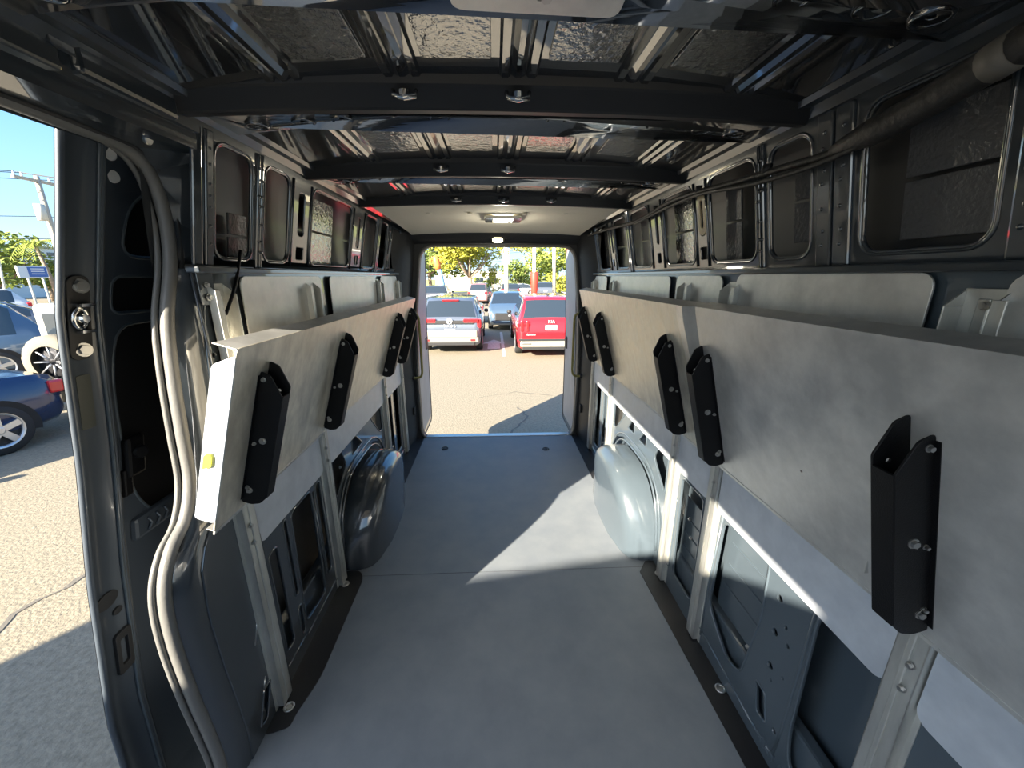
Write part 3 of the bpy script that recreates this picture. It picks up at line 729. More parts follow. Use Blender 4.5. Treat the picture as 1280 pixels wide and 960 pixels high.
# rear doors, swung straight back
def rear_door(s, nm, lb):
    d = empty(nm, (s*.84, 3.82, -.12)); tag(d, lb, kind='structure')
    out = rpoly([(3.83, -.14), (4.62, -.14), (4.60, 1.2), (4.50, 1.86), (4.42, 1.96), (3.83, 1.96)], .10, 8)
    fn = lambda u, v, t: (s*(.870-.0*v-.06*max(0, v-1.0)-t), u, v)
    plate('door_shell', out, [], .05, fn, 'paint', d, bev=.012)
    inn = rpoly([(3.90, -.06), (4.53, -.06), (4.52, 1.2), (4.43, 1.80), (4.36, 1.88), (3.90, 1.88)], .08, 8)
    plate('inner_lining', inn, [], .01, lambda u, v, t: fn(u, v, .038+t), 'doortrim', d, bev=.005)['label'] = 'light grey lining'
    MB().tube([fn(u, v, .035) for u, v in out], .008, n=6, closed=True).build('edge_seal', 'trimb', d)
    MB().box(4.40, 4.52, .78, .92, .04, .062, T=fn, bev=.008).build('door_handle', 'trimb', d)
    for z in (.25, 1.5): MB().tube([(s*.86, 3.79, z-.05), (s*.86, 3.79, z+.05)], .016, n=10).build('hinge', 'paint', d)
rear_door(1, 'door_2', 'right rear door swung open behind the van'); rear_door(-1, 'door_3', 'left rear door swung open behind the van')
MB().box(-.95, .95, 3.78, 3.93, -.40, -.15, bev=.03).build('rear_step', 'trimb', wrr)

# ------------------------------------------------------------------ ground
GZ = -.65
g = MB(); g.grid([[(x, y, GZ) for x in (-160, -60, -20, -8, 0, 8, 20, 60, 160)] for y in (-60, -20, -5, 5, 15, 30, 57)], False)
go = g.build('ground', 'asphalt'); tag(go, kind='structure')
g = MB(); g.grid([[(x, y, GZ+.02) for x in (-160, 160)] for y in (57, 260)], False)
tag(g.build('grass_ground', 'grass'), kind='structure')
def crack(pts, r=.02):
    b_ = MB(); P_ = []
    for a, c in zip(pts, pts[1:]):
        for i in range(6):
            t = i/6; P_.append((a[0]+(c[0]-a[0])*t+random.uniform(-.03, .03), a[1]+(c[1]-a[1])*t+random.uniform(-.03, .03)))
    n = len(P_)
    L_ = [(p[0]-r*(.4+random.random()), p[1], GZ+.004) for p in P_]; R_ = [(p[0]+r*(.4+random.random()), p[1]+.01, GZ+.004) for p in P_]
    b_.grid([L_, R_], False); b_.build('asphalt_crack', 'crack', go)
crack([(-3.3, 1.9), (-3.35, 2.3), (-3.2, 2.75), (-3.6, 3.1)], .02); crack([(-3.2, 2.7), (-2.9, 2.9)], .015); crack([(-2.6, 1.0), (-3.0, 1.5), (-3.5, 1.9)], .012)
crack([(.2, 5.3), (.5, 6.0), (.3, 6.6)], .015); crack([(-.5, 7.0), (.4, 7.4), (1.2, 7.1)], .02); crack([(-2, 5.5), (-1.2, 6.3)], .02)
ln = MB()
for x0 in (-2.4, .25, 2.9): ln.box(x0-.05, x0+.05, 11, 16, GZ+.002, GZ+.006)
ln.build('parking_line', 'line', go)
ar_ = plate('arrow_mark', [(-.25, 12.2), (.15, 12.2), (.15, 13.2), (.35, 13.2), (-.05, 14.0), (-.45, 13.2), (-.25, 13.2)], [], .004, lambda u, v, t: (u, v, GZ+.006+t), 'line', go)

# ------------------------------------------------------------------ cars
def interp(T_, y):
    for a, c in zip(T_, T_[1:]):
        if y <= c[0]:
            t = 0 if c[0] == a[0] else (y-a[0])/(c[0]-a[0]); return tuple(p+(q-p)*max(0, t) for p, q in zip(a[1:], c[1:]))
    return T_[-1][1:]
def wheel(par, x, y, r, w, side, spokes=5, rim='rim', tire='tire'):
    t = MB(); n = 28; rows = []
    for k, (dx, rr_) in enumerate(((0, r*.70), (.0, r*.93), (.03, r), (w-.03, r), (w, r*.93), (w, r*.70))):
        rows.append([(x+side*(-dx), y+rr_*math.cos(2*PI*i/n), r+rr_*math.sin(2*PI*i/n)) for i in range(n)])
    t.grid(rows, True, True); to = t.build('wheel', tire, par)
    k = MB(); R_ = r*.70
    for a, c, dx in ((R_*1.02, R_*.90, .002), (R_*.90, R_*.88, .05)):
        k.grid([[(x-side*(dx if rr_ == c else .002 if dx < .01 else .002), y+rr_*math.cos(2*PI*i/n), r+rr_*math.sin(2*PI*i/n)) for i in range(n)] for rr_ in (a, c)], True, True)
    for i in range(spokes):
        a = 2*PI*i/spokes+.3; ca, sa = math.cos(a), math.sin(a); hw0, hw1 = R_*.13, R_*.17
        V = []
        for rad, hw in ((R_*.12, hw0*1.2), (R_*.94, hw1)):
            for q in (-1, 1):
                for d in (.004, .03): V.append((x-side*d, y+rad*ca-q*hw*sa, r+rad*sa+q*hw*ca))
        k.add(V, [(0, 1, 3, 2), (4, 6, 7, 5), (0, 4, 5, 1), (2, 3, 7, 6), (0, 2, 6, 4), (1, 5, 7, 3)])
    k.disc((x-side*.01, y, r), (side, 0, 0), R_*.22, .012, 14)
    k.build('rim', rim, to)
    d = MB(); d.disc((x-side*.06, y, r), (side, 0, 0), R_*.9, .005, 20); d.build('brake_disc', 'trimb', to)
    return to
def arch(par, x, y, r, side, R_):
    n = 24; a = MB()
    a.grid([[(x, y+rad*math.cos(PI*i/n*1.16-.25), r+rad*math.sin(PI*i/n*1.16-.25)) for i in range(n+1)] for rad in (R_*.75, R_*1.16)], False)
    a.build('wheel_arch', 'void', par)
def car(name, label, loc, heading, L=4.5, W=1.85, H=1.65, paint='greyp', kind='suv', group='parked cars', detail=1, wheels=True, spokes=5, rim='rim'):
    """rear bumper at the local origin, nose along +y"""
    c = empty(name, (loc[0], loc[1], GZ), 0); c['_o'] = (0, 0, 0); c.rotation_euler = (0, 0, heading); tag(c, label, 'car', group)
    h = W/2; k = H/1.65
    if kind == 'suv':
        ST = [(0, .74, .72, .84, .38), (.03, .99, .90, .93, .30), (.09, 1.06, .95, .965, .26), (.12, 1.10*k, .97, .975, .25), (.50, 1.55*k, 1.0, .99, .22), (.62, 1.61*k, 1.0, 1., .22), (1.3, 1.64*k, 1.0, 1., .22), (2.4, 1.65*k, .99, 1., .22),
              (2.9, 1.58*k, .98, 1., .22), (3.55, 1.14*k, .96, 1., .22), (3.75, 1.04, .95, .99, .22), (L-.25, .90, .84, .95, .24), (L-.08, .78, .74, .88, .26), (L, .60, .55, .78, .34)]
        rw, ws = (.12, .50), (2.9, 3.55)
    else:
        ST = [(0, .62, .60, .76, .42), (.03, .86, .80, .87, .34), (.10, .93, .84, .93, .28), (.25, .96, .85, .97, .26), (.62, .99, .86, 1., .22), (1.35, 1.36*H/1.44, .87, 1., .20), (1.9, 1.43*H/1.44, .87, 1., .20), (2.4, 1.41*H/1.44, .86, 1., .20),
              (2.75, 1.33*H/1.44, .85, 1., .20), (3.45, .95, .83, 1., .20), (L-.5, .86, .78, .96, .22), (L-.15, .72, .66, .88, .24), (L, .5, .46, .76, .32)]
        rw, ws = (.62, 1.35), (2.75, 3.45)
    ys = sorted(set([s_[0] for s_ in ST]+[.3, .9, 1.1, 1.6, 2.1, 2.65, 3.1, 3.3, L-.45]))
    def ring(y):
        zt, zb, wf, z0 = interp(ST, y); w_ = h*wf; gh = zt-zb > .2
        q = min(1., max(0., (zt-zb)/.5)); wr = w_*(.97-.20*q)
        return [(0, y, z0), (w_*.86, y, z0), (w_*.97, y, z0+.07), (w_, y, z0+.28 if zb-z0 > .35 else (z0+zb)/2), (w_*.99, y, zb-.04), (w_*.955, y, zb+.01 if zb < zt else zb),
                (wr, y, zt-.05*max(q, .2)), (wr*.93, y, zt-.012), (wr*.5, y, zt), (0, y, zt+.005)]
    B = MB(); G = {'windscreen': MB(), 'rear_window': MB(), 'side_window': MB(), 'side_window_': MB()}
    for a, e in zip(ys, ys[1:]):
        ra, re = ring(a), ring(e); m_ = (a+e)/2; zt, zb, wf, z0 = interp(ST, m_)
        for s_ in (-1, 1):
            for i in range(9):
                quad = [Vector((s_*ra[i][0], ra[i][1], ra[i][2])), Vector((s_*ra[i+1][0], ra[i+1][1], ra[i+1][2])), Vector((s_*re[i+1][0], re[i+1][1], re[i+1][2])), Vector((s_*re[i][0], re[i][1], re[i][2]))]
                tgt = B
                if i >= 7 and ws[0] <= m_ <= ws[1]: tgt = G['windscreen']
                elif i >= 7 and rw[0] <= m_ <= rw[1]: tgt = G['rear_window']
                elif i == 5 and zt-zb > .3 and (rw[0]+.30 if kind == 'suv' else rw[0]+.25) < m_ < ws[1]-.05 and not (1.6 < m_ < 1.62): tgt = G['side_window' if s_ < 0 else 'side_window_']
                tgt.add(quad, [(0, 1, 2, 3)], True)
    for y_, dr in ((0, 0), (L, 1)):
        r_ = ring(y_); P_ = [Vector(p) for p in r_]+[Vector((-p[0], p[1], p[2])) for p in r_[::-1][1:-1]]
        B.add(P_, [tuple(range(len(P_)))])
    B.build('body', paint, c)
    for n_, g_ in G.items(): g_.build(n_.rstrip('_'), 'glass', c)
    r = .345 if kind == 'suv' else .33
    fa, ra_ = L-.85, .88 if kind == 'suv' else (.74 if paint == 'navy' else .98)
    for s_ in (-1, 1):
        for y_ in (ra_, fa):
            if wheels:
                arch(c, s_*(h+.004), y_, r, s_, r*1.02)
                wheel(c, s_*(h+.012), y_, r, .22, s_, spokes, rim)
        m_ = MB(); m_.ball((s_*(h+.09), ws[1]-.25, 1.02 if kind == 'suv' else .92), .085, 6, (1.0, .6, .8)); m_.build('mirror', paint if detail > 1 else 'trimb', c)
    return c
def rear_face(c, W, kind='suv', strip=None, bumper='silver', lamps='wide'):
    h = W/2
    B = MB(); B.box(-h*.86, h*.86, -.035, .05, .36, .52, bev=.02); B.build('bumper', bumper, c)
    B = MB(); B.box(-h*.80, h*.80, -.03, .05, .27, .37, bev=.015); B.build('diffuser', 'trimb', c)
def badge_fn(x0, y0, z0, k=1): return lambda u, v, t: (x0+u, y0-t, z0+v)

# grey SUV with the round badge and five letters
c1 = car('suv', 'grey SUV with round badge and pale bumper parked beyond the rear opening', (-1.33, 11.35), 0, 4.47, 1.84, 1.64, 'greyp')
MB().box(-.80, .80, -.045, .06, .50, .72, bev=.03).build('bumper', 'silver', c1)
MB().box(-.84, .84, -.035, .06, .36, .52, bev=.03).build('lower_bumper', mat('pale bumper lining', (.22, .205, .165), .5), c1)
MB().box(-.72, .72, -.03, .03, .27, .37, bev=.015).build('diffuser', 'trimb', c1)
MB().box(-.70, .70, -.02, .04, .90, 1.0, bev=.01).build('lamp_strip', 'trimb', c1)
for s_ in (-1, 1):
    t_ = MB(); t_.box(s_*.40, s_*.84, -.028, .07, .94, 1.05, bev=.02); t_.box(s_*.78, s_*.915, .02, .34, .78, 1.04, bev=.03); t_.build('tail_lamp', 'tail', c1)
    MB().box(s_*.60, s_*.74, -.048, .0, .40, .46, bev=.01).build('reflector', 'tail', c1)
lg = MB(); lg.tube([(0+.075*math.cos(a), -.035, .985+.075*math.sin(a)) for a in [2*PI*i/20 for i in range(20)]], .010, n=6, closed=True)
for P_ in ([(-.05, 1.035), (-.022, .985), (0, 1.02), (.022, .985), (.05, 1.035)], [(-.06, 1.01), (-.028, .93), (0, .975), (.028, .93), (.06, 1.01)]):
    lg.tube([(x, -.035, z) for x, z in P_], .008, n=5)
lg.build('round_badge', 'plate', c1)
text_mesh('letters', 'TAOS', .10, .006, badge_fn(0, -.03, .815), 'plate', c1, spacing=1.6)
MB().box(-.16, .16, -.022, .0, .60, .755, bev=.01).build('licence_plate', 'plate', c1)
MB().box(-.25, .25, .45, .56, 1.53, 1.57, bev=.01).build('brake_light', 'tail', c1)
MB().tube([(0, .14, 1.10), (.02, .20, 1.17), (.35, .22, 1.185)], .014, n=6).build('rear_wiper', 'silver', c1)
MB().box(-.02, .02, .9, 1.1, 1.64, 1.70, bev=.01).build('antenna', 'trimb', c1)

c2 = car('suv', 'bright red SUV parked beyond the rear opening, partly behind the right rear door', (1.55, 10.65), 0, 4.8, 1.90, 1.70, 'redp')
MB().box(-.86, .86, -.04, .06, .33, .50, bev=.03).build('bumper', 'silver', c2)
MB().box(-.80, .80, -.03, .03, .25, .34, bev=.015).build('diffuser', 'trimb', c2)
MB().box(-.90, .90, -.03, .05, .50, .56, bev=.01).build('bumper_trim', 'trimb', c2)
MB().box(-.66, .66, -.028, .03, .70, .73, bev=.005).build('tailgate_crease', 'redp', c2)
for s_ in (-1, 1):
    t_ = MB()
    t_.box(s_*.62, s_*.69, -.035, .08, .76, 1.06, bev=.02); t_.box(s_*.76, s_*.85, -.02, .10, .76, 1.06, bev=.02); t_.box(s_*.58, s_*.94, -.005, .22, .90, 1.0, bev=.02)
    t_.build('tail_lamp', 'tail', c2)
    MB().box(s_*.55, s_*.82, -.052, .0, .40, .45, bev=.01).build('exhaust_trim', 'chrome', c2)
text_mesh('badge', 'KIA', .115, .006, badge_fn(.0, -.035, 1.0), 'plate', c2, spacing=1.1)
text_mesh('small_letters', 'SORENTO', .05, .004, badge_fn(-.56, -.035, .66), 'plate', c2, spacing=1.1)
MB().box(-.16, .16, -.03, .0, .80, .94, bev=.01).build('licence_plate', 'plate', c2)
MB().tube([(-.72, .7, 1.70), (-.72, 2.7, 1.73)], .02, n=6).build('roof_rail', 'plate', c2); MB().tube([(.72, .7, 1.70), (.72, 2.7, 1.73)], .02, n=6).build('roof_rail', 'plate', c2)
MB().box(-.02, .02, .8, 1.0, 1.69, 1.76, bev=.01).build('antenna', 'trimb', c2)

c3 = car('hatchback', 'steel blue hatchback facing the van between the grey and red SUVs', (.62, 16.4+4.3), PI, 4.3, 1.8, 1.58, 'bluep')
MB().box(-.62, .62, 4.22, 4.32, .42, .74, bev=.04).build('grille', 'trimb', c3)
MB().box(-.76, .76, 4.14, 4.26, .24, .40, bev=.03).build('bumper', 'silver', c3)
for s_ in (-1, 1): MB().box(s_*.50, s_*.84, 4.0, 4.22, .68, .78, bev=.03).build('headlamp', 'plate', c3)
text_mesh('round_badge', 'O', .12, .006, lambda u, v, t: (-u, 4.34+t, .60+v), 'plate', c3)

def simple(name, label, loc, hd, L, W, H, paint, kind='suv', tails=True, **k):
    c = car(name, label, loc, hd, L, W, H, paint, kind, **k)
    h = W/2
    if tails:
        for s_ in (-1, 1):
            z0_, z1_ = (.80, 1.0) if kind == 'suv' else (.66, .84)
            t_ = MB(); t_.box(s_*h*.70, s_*h*.97, -.01 if kind == 'suv' else .0, .16, z0_, z1_, bev=.03); t_.build('tail_lamp', 'tail', c)
        MB().box(-.17, .17, -.03, .01, .66, .80 if kind == 'suv' else .74, bev=.01).build('licence_plate', 'plate', c)
    MB().box(-h*.8, h*.8, -.03, .05, .34, .46, bev=.02).build('bumper', 'silver', c)
    return c
simple('sedan', 'silver sedan parked sideways behind the grey SUV', (-.55, 19.6), PI/2, 4.6, 1.8, 1.43, 'white', 'sedan')
simple('suv', 'black SUV far off behind the grey SUV at the left rear door', (-4.45, 29.5), 0, 4.5, 1.9, 1.56, 'darkp')
simple('suv', 'rose maroon SUV far off between the trees and the blue hatchback', (-1.36, 32.5), -.1, 4.5, 1.65, 1.68, 'maroon')
simple('suv', 'charcoal SUV straight behind the steel blue hatchback', (1.66, 39.5), 0, 4.5, 1.95, 1.52, 'darkp')
simple('suv', 'grey SUV far off above the red SUV', (5.35, 41.0), 0, 4.6, 2.1, 1.66, 'greyp')
simple('sedan', 'small white sedan far off beside the red pole sleeve', (5.3, 47.0), PI/2, 4.3, 1.8, 1.42, 'white', 'sedan')
# the lot seen through the side opening
hv = math.atan2(.62, -.78)
def head(dx, dy): return math.atan2(-dx, dy)
hs = head(-.3, -.95)
sx, sy = -6.4+.0, 4.90
def along(x, y, hd, back): return (x+math.sin(hd)*back, y-math.cos(hd)*back)
px_, py_ = sx, sy
W4 = 1.80
# shift from the visible rear right wheel to the bumper centre
f = Vector((-math.sin(hs), math.cos(hs))); rgt = Vector((math.cos(hs), math.sin(hs)))
p = Vector((sx, sy))-f*.74
side = -1 if rgt.dot(Vector((-sx, -sy))) < 0 else 1
p = p-rgt*side*(W4/2)
c4 = simple('sedan', 'navy blue sedan with five-spoke alloy wheels nearest the sliding door', (p.x, p.y), hs, 4.5, W4, 1.40, 'navy', 'sedan')
hj = head(-.08, .99)
hb = head(-.64, -.77)
f = Vector((-math.sin(hb), math.cos(hb)))
simple('suv', 'blue grey SUV seen side on behind the navy sedan', (-10.9, 9.9), hb, 4.6, 1.85, 1.72, 'bluep')
# boxy off roader with a spare wheel on its tailgate
jp = empty('off_roader', (-6.80, 6.15, GZ)); jp['_o'] = (0, 0, 0); jp.rotation_euler = (0, 0, hj); tag(jp, 'stone beige off-roader with spare wheel on its tailgate beside the sliding door', 'car', 'parked cars')
JX = .43
MB().box(JX-.78, JX+.78, .15, 3.9, .55, 1.12, bev=.06).build('body', 'jeep', jp)
MB().box(JX-.74, JX+.74, .18, 2.5, 1.10, 1.84, bev=.07).build('hard_top', 'jeep', jp)
MB().box(JX-.60, JX+.60, .165, .20, 1.16, 1.70, bev=.01).build('rear_window', 'glass', jp)
for s_ in (-1, 1):
    MB().box(JX+s_*.735, JX+s_*.75, .45, 1.3, 1.2, 1.7, bev=.004).build('side_window', 'glass', jp)
    MB().box(JX+s_*.735, JX+s_*.75, 1.4, 2.3, 1.2, 1.7, bev=.004).build('side_window', 'glass', jp)
    MB().box(JX+s_*.66, JX+s_*.78, .10, .18, .85, 1.05, bev=.01).build('tail_lamp', 'tail', jp)
    for y_ in (.75, 3.2):
        MB().box(JX+s_*.76, JX+s_*.96, y_-.5, y_+.5, .86, .93, bev=.03).build('fender', 'trimb', jp)
        wheel(jp, JX+s_*.94, y_, .41, .26, s_, 5, 'rimd', 'tire_mud')
MB().box(JX-.75, JX+.75, -.0, .16, .48, .66, bev=.03).build('bumper', 'trimb', jp)
sw = MB(); n = 36; rows = []
cx, cz, R0 = .0, .98, .40
for y_, r_ in ((.14, .26), (.14, .36), (.10, .40), (-.06, .40), (-.11, .36), (-.11, .25)):
    rows.append([(cx+r_*math.cos(2*PI*i/n)*(1.03 if (i % 2 and .39 < r_) else 1), y_, cz+r_*math.sin(2*PI*i/n)*(1.03 if (i % 2 and .39 < r_) else 1)) for i in range(n)])
sw.grid(rows, True, True); so_ = sw.build('spare_wheel', 'tire_mud', jp)
rm = MB(); rm.disc((cx, .0, cz), (0, -1, 0), .26, .01, 24)
rm.build('rim', 'rimd', so_)
rm = MB()
for i in range(8):
    a = 2*PI*i/8; rm.tube([(cx+.05*math.cos(a), -.06, cz+.05*math.sin(a)), (cx+.24*math.cos(a), -.08, cz+.24*math.sin(a))], .014, n=6)
rm.build('spoke', 'rim', so_)
for i, (x_, y_, pt, kd, lb) in enumerate(((-21.5, 17.2, 'white', 'sedan', 'white sedan in the far row left of the sliding door, nearer the van'), (-23.5, 21.0, 'white', 'suv', 'white SUV in the far row behind the off-roader'), (-15.5, 13.4, 'greenp', 'sedan', 'grey green sedan behind the blue grey SUV'), (-27, 20.4, 'darkp', 'suv', 'charcoal SUV in the far row at the left photo edge'), (-16.5, 15.8, 'greyp', 'sedan', 'grey sedan peeping over the off-roader roof'))):
    simple('sedan' if kd == 'sedan' else 'suv', lb, (x_, y_), hb, 4.6, 1.85, 1.45 if kd == 'sedan' else 1.68, pt, kd)

# white panel van parked crosswise by the cab; its shadow crosses the lot and the side opening
bt = empty('panel_van', (-4.4, -2.62, GZ)); bt['_o'] = (0, 0, 0); bt.rotation_euler = (0, 0, math.atan2(.205, 1.255)); tag(bt, 'white panel van parked crosswise in front, outside the photo', 'van')
MB().box(-2.86, 2.86, -1.95, 0+.0, .35, 3.0, bev=.05).build('body', 'truck', bt)
for x_ in (-2.0, 1.9):
    t_ = MB()
    t_.tube([(x_, -.22, .36), (x_, .01, .36)], .36, n=24); t_.build('wheel', 'tire', bt)
    t_ = MB()
    t_.tube([(x_, -1.96, .36), (x_, -1.73, .36)], .36, n=24); t_.build('wheel', 'tire', bt)
MB().box(-2.8, 2.8, -1.9, -.05, .06, .36).build('skirt', 'trimb', bt)

# ------------------------------------------------------------------ vegetation, poles, buildings
def leaves(name, c, rad, n, size, m, parent, seed, shell=.55):
    R = random.Random(seed); B = MB()
    blobs = [Vector((R.gauss(0, .42)*rad[0], R.gauss(0, .42)*rad[1], R.gauss(0, .38)*rad[2])) for _ in range(14)]
    for i in range(n):
        bl = R.choice(blobs); d = Vector((R.gauss(0, 1), R.gauss(0, 1), R.gauss(0, 1))).normalized()*(R.uniform(shell, 1))
        p = Vector(c)+bl+Vector((d.x*rad[0]*.45, d.y*rad[1]*.45, d.z*rad[2]*.42))
        a = Vector((R.gauss(0, 1), R.gauss(0, 1), R.gauss(0, .6))).normalized(); bb = a.orthogonal().normalized(); sz = size*R.uniform(.5, 1.3)
        B.add([p-a*sz, p+bb*sz*.5, p+a*sz, p-bb*sz*.5], [(0, 1, 2, 3)])
    return B.build(name, m, parent, recalc=False)
def tree(label, base, h, rad, m, seed, n=2600, size=.22, trunk=.22, branches=6, cz=None, group='trees beyond the lot', nm='tree'):
    t = empty(nm, base); tag(t, label, 'tree', group); R = random.Random(seed)
    c = Vector(base)+Vector((0, 0, cz if cz else h*.68))
    leaves('crown', c, rad, n, size, m, t, seed)
    B = MB(); fork = Vector(base)+Vector((0, 0, h*.30)); B.tube([Vector(base), Vector(base)+Vector((.1, 0, h*.15)), fork], [trunk*1.3, trunk, trunk*.9], n=8)
    for i in range(branches):
        a = 2*PI*i/branches+R.random(); e = c+Vector((math.cos(a)*rad[0]*.6, math.sin(a)*rad[1]*.5, R.uniform(-.1, .3)*rad[2]))
        mid = fork.lerp(e, .5)+Vector((0, 0, -.05*h)); B.tube([fork, mid, e], [trunk*.55, trunk*.38, trunk*.15], n=6)
    B.build('trunk', 'bark', t); return t
tree('wide yellow green tree with forked trunk left of the cream pole', (-2.6, 43, GZ), 7.0, (4.0, 3.0, 2.2), 'leaf', 11, 5200, .20, .26, 8, cz=4.9)
tree('dark green tree behind the orange and blue figure', (-8.0, 50, GZ), 8, (4.5, 3, 3.8), 'leafd', 12, 3500, .24, cz=4.2)
tree('tall yellow green tree right of the white pole', (7.0, 49, GZ), 8.5, (2.9, 2.4, 3.4), 'leafg', 13, 4200, .20, cz=3.9)
tree('round yellow tree between the two pale poles', (3.4, 54, GZ), 5, (2.2, 2, 1.6), 'leafd', 14, 2200, .18, cz=2.7)
tree('small bright yellow bush tree beside the cream pole', (-.1, 46, GZ), 3.4, (.85, .8, .9), 'leaf', 15, 900, .12, .06, 4, cz=2.3)
tree('low green bush under the cream pole', (-.9, 48, GZ), 2.4, (1.4, .8, .7), 'leafg', 16, 900, .12, .05, 4, cz=1.3)
tree('broad yellow bush behind the far grey SUV', (7.9, 46, GZ), 3.0, (1.6, 1.2, 1.1), 'leaf', 17, 1200, .14, .05, 4, cz=1.4)
tree('dark leafy tree left of the palm', (-35, 29.6, GZ), 5.0, (3.6, 3.6, 1.7), 'leafd', 18, 3200, .2, .2, 5, cz=2.9)
tree('olive hedge tree behind the blue sign', (-41, 38.5, GZ), 4.2, (3.0, 2.6, 1.2), 'leafd', 19, 1800, .2, .16, 5, cz=2.3)
# palm
pb = (-31.8, 30.3, GZ); pt = empty('palm_tree', pb); tag(pt, 'small palm leaning left of the utility pole', 'tree')
top = Vector((-32.0, 30.0, 3.8))
MB().tube([Vector(pb), Vector(pb).lerp(top, .5)+Vector((.1, 0, 0)), top], [.16, .12, .10], n=8).build('trunk', 'bark', pt)
R = random.Random(5)
for i in range(14):
    a = 2*PI*i/14+R.uniform(-.15, .15); up = R.uniform(.3, .9); fr = MB(); pts = []
    for j in range(9):
        t = j/8; r_ = 1.55*t; z = up*1.3*t-1.9*t*t*(.9 if up < .6 else .6); pts.append(top+Vector((math.cos(a)*r_, math.sin(a)*r_, z)))
    sd_ = Vector((-math.sin(a), math.cos(a), 0))
    for j in range(1, 9):
        for q in (-1, 1):
            for e_ in (0, .5):
                p = pts[j-1].lerp(pts[j], e_); d_ = (pts[j]-pts[j-1]).normalized(); L_ = .55*(1-abs(j/8-.45))
                tip = p+sd_*q*L_+d_*.15+Vector((0, 0, -.18)); fr.add([p-d_*.035, p+d_*.035, tip], [(0, 1, 2)])
    fr.tube(pts, .02, n=4); fr.build('frond', 'leafg', pt, recalc=False)
# poles
def pole(name, label, base, top, r0, r1, m, cat='pole'):
    p = empty(name, base); tag(p, label, cat); MB().tube([base, top], [r0, r1], n=10).build('shaft', m, p); return p
pp = pole('light_pole', 'thick cream pole with paired hoops in the middle of the rear view', (.95, 30, GZ), (.88, 30, 5.0), .17, .15, 'conc')
for z in (3.25, 2.72):
    hp = MB(); hp.tube([(.90+.27*math.cos(a), 29.9, z+.30*math.sin(a)) for a in [2*PI*i/16 for i in range(16)]], .05, n=6, closed=True); hp.build('hoop', 'conc', pp)
pp = pole('flag_pole', 'white pole rising out of a red sleeve', (2.84, 28, GZ), (2.80, 28, 4.6), .12, .11, 'bwhite')
MB().tube([(2.84, 28, .2), (2.84, 28, .5), (2.84, 28, 1.75), (2.84, 28, 1.87)], [.10, .22, .28, .24], n=14).build('sleeve', 'signr', pp)['label'] = 'red tapered sleeve'
pole('wooden_pole', 'tan wooden pole in front of the right tree', (5.35, 35, GZ), (5.2, 35, 5.4), .17, .15, 'wood')
fg = empty('tube_figure', (-4.674, 36, GZ)); tag(fg, 'orange and light blue inflatable figure by the left rear door', 'figure')
MB().tube([(-4.554, 36, GZ), (-4.614, 36, 0.760), (-4.794, 36, 1.840), (-4.914, 36, 2.200)], [.26, .24, .20, .2], n=12).build('lower_tube', 'sky_blue', fg)
up = MB(); up.tube([(-4.914, 36, 2.140), (-5.010, 36, 2.500), (-5.094, 36, 2.920), (-5.154, 36, 3.220), (-5.178, 36, 3.340)], [.22, .33, .30, .26, .1], n=12)
up.tube([(-5.094, 36, 2.920), (-5.454, 36, 3.220), (-5.538, 36, 2.800)], [.08, .07, .05], n=8); up.tube([(-5.034, 36, 2.920), (-4.674, 36, 3.160), (-4.614, 36, 2.680)], [.08, .07, .05], n=8)
up.build('upper_tube', 'orange', fg)
# wires between poles
ut = empty('utility_pole', (-28, 27.2, GZ)); tag(ut, 'weathered utility pole with crossarm and transformer left of the open door', 'pole')
MB().tube([(-28, 27.5, GZ), (-28, 27.5, 7.5)], [.19, .13], n=10).build('shaft', 'wood', ut)
MB().box(-28.1, -27.9, 26.2, 28.8, 7.15, 7.30).build('crossarm', 'wood', ut)
for y_ in (26.3, 26.7, 28.2, 28.7): MB().tube([(-28, y_, 7.3), (-28, y_, 7.55)], [.06, .04], n=6).build('insulator', 'plate', ut)
tr_ = MB(); tr_.tube([(-27.9, 27.05, 4.9), (-27.9, 27.05, 5.85)], .24, n=14); tr_.build('transformer', 'conc', ut)
for k_, (z_, y_) in enumerate(((7.5, 26.3), (7.5, 26.7), (7.5, 28.7), (5.2, 27.5), (3.9, 27.5), (2.9, 27.5))):
    w_ = MB(); A_ = Vector((-60, y_-22, z_+.9)); B_ = Vector((-28, y_, z_)); C_ = Vector((4, y_+34, z_+1.2))
    for P_, Q_ in ((A_, B_), (B_, C_)):
        w_.tube([P_.lerp(Q_, t/8)-Vector((0, 0, 1.1*math.sin(PI*t/8))) for t in range(9)], .022, n=4)
    tag(w_.build('wire', 'trimb'), 'thin overhead wire strung along the utility pole', 'wire', 'overhead wires on the utility pole')
w_ = MB(); w_.tube([(-20, 44, 4.0), (20, 44, 4.4)], .02, n=4); tag(w_.build('wire', 'trimb'), 'overhead wire crossing the sky beyond the rear opening', 'wire')
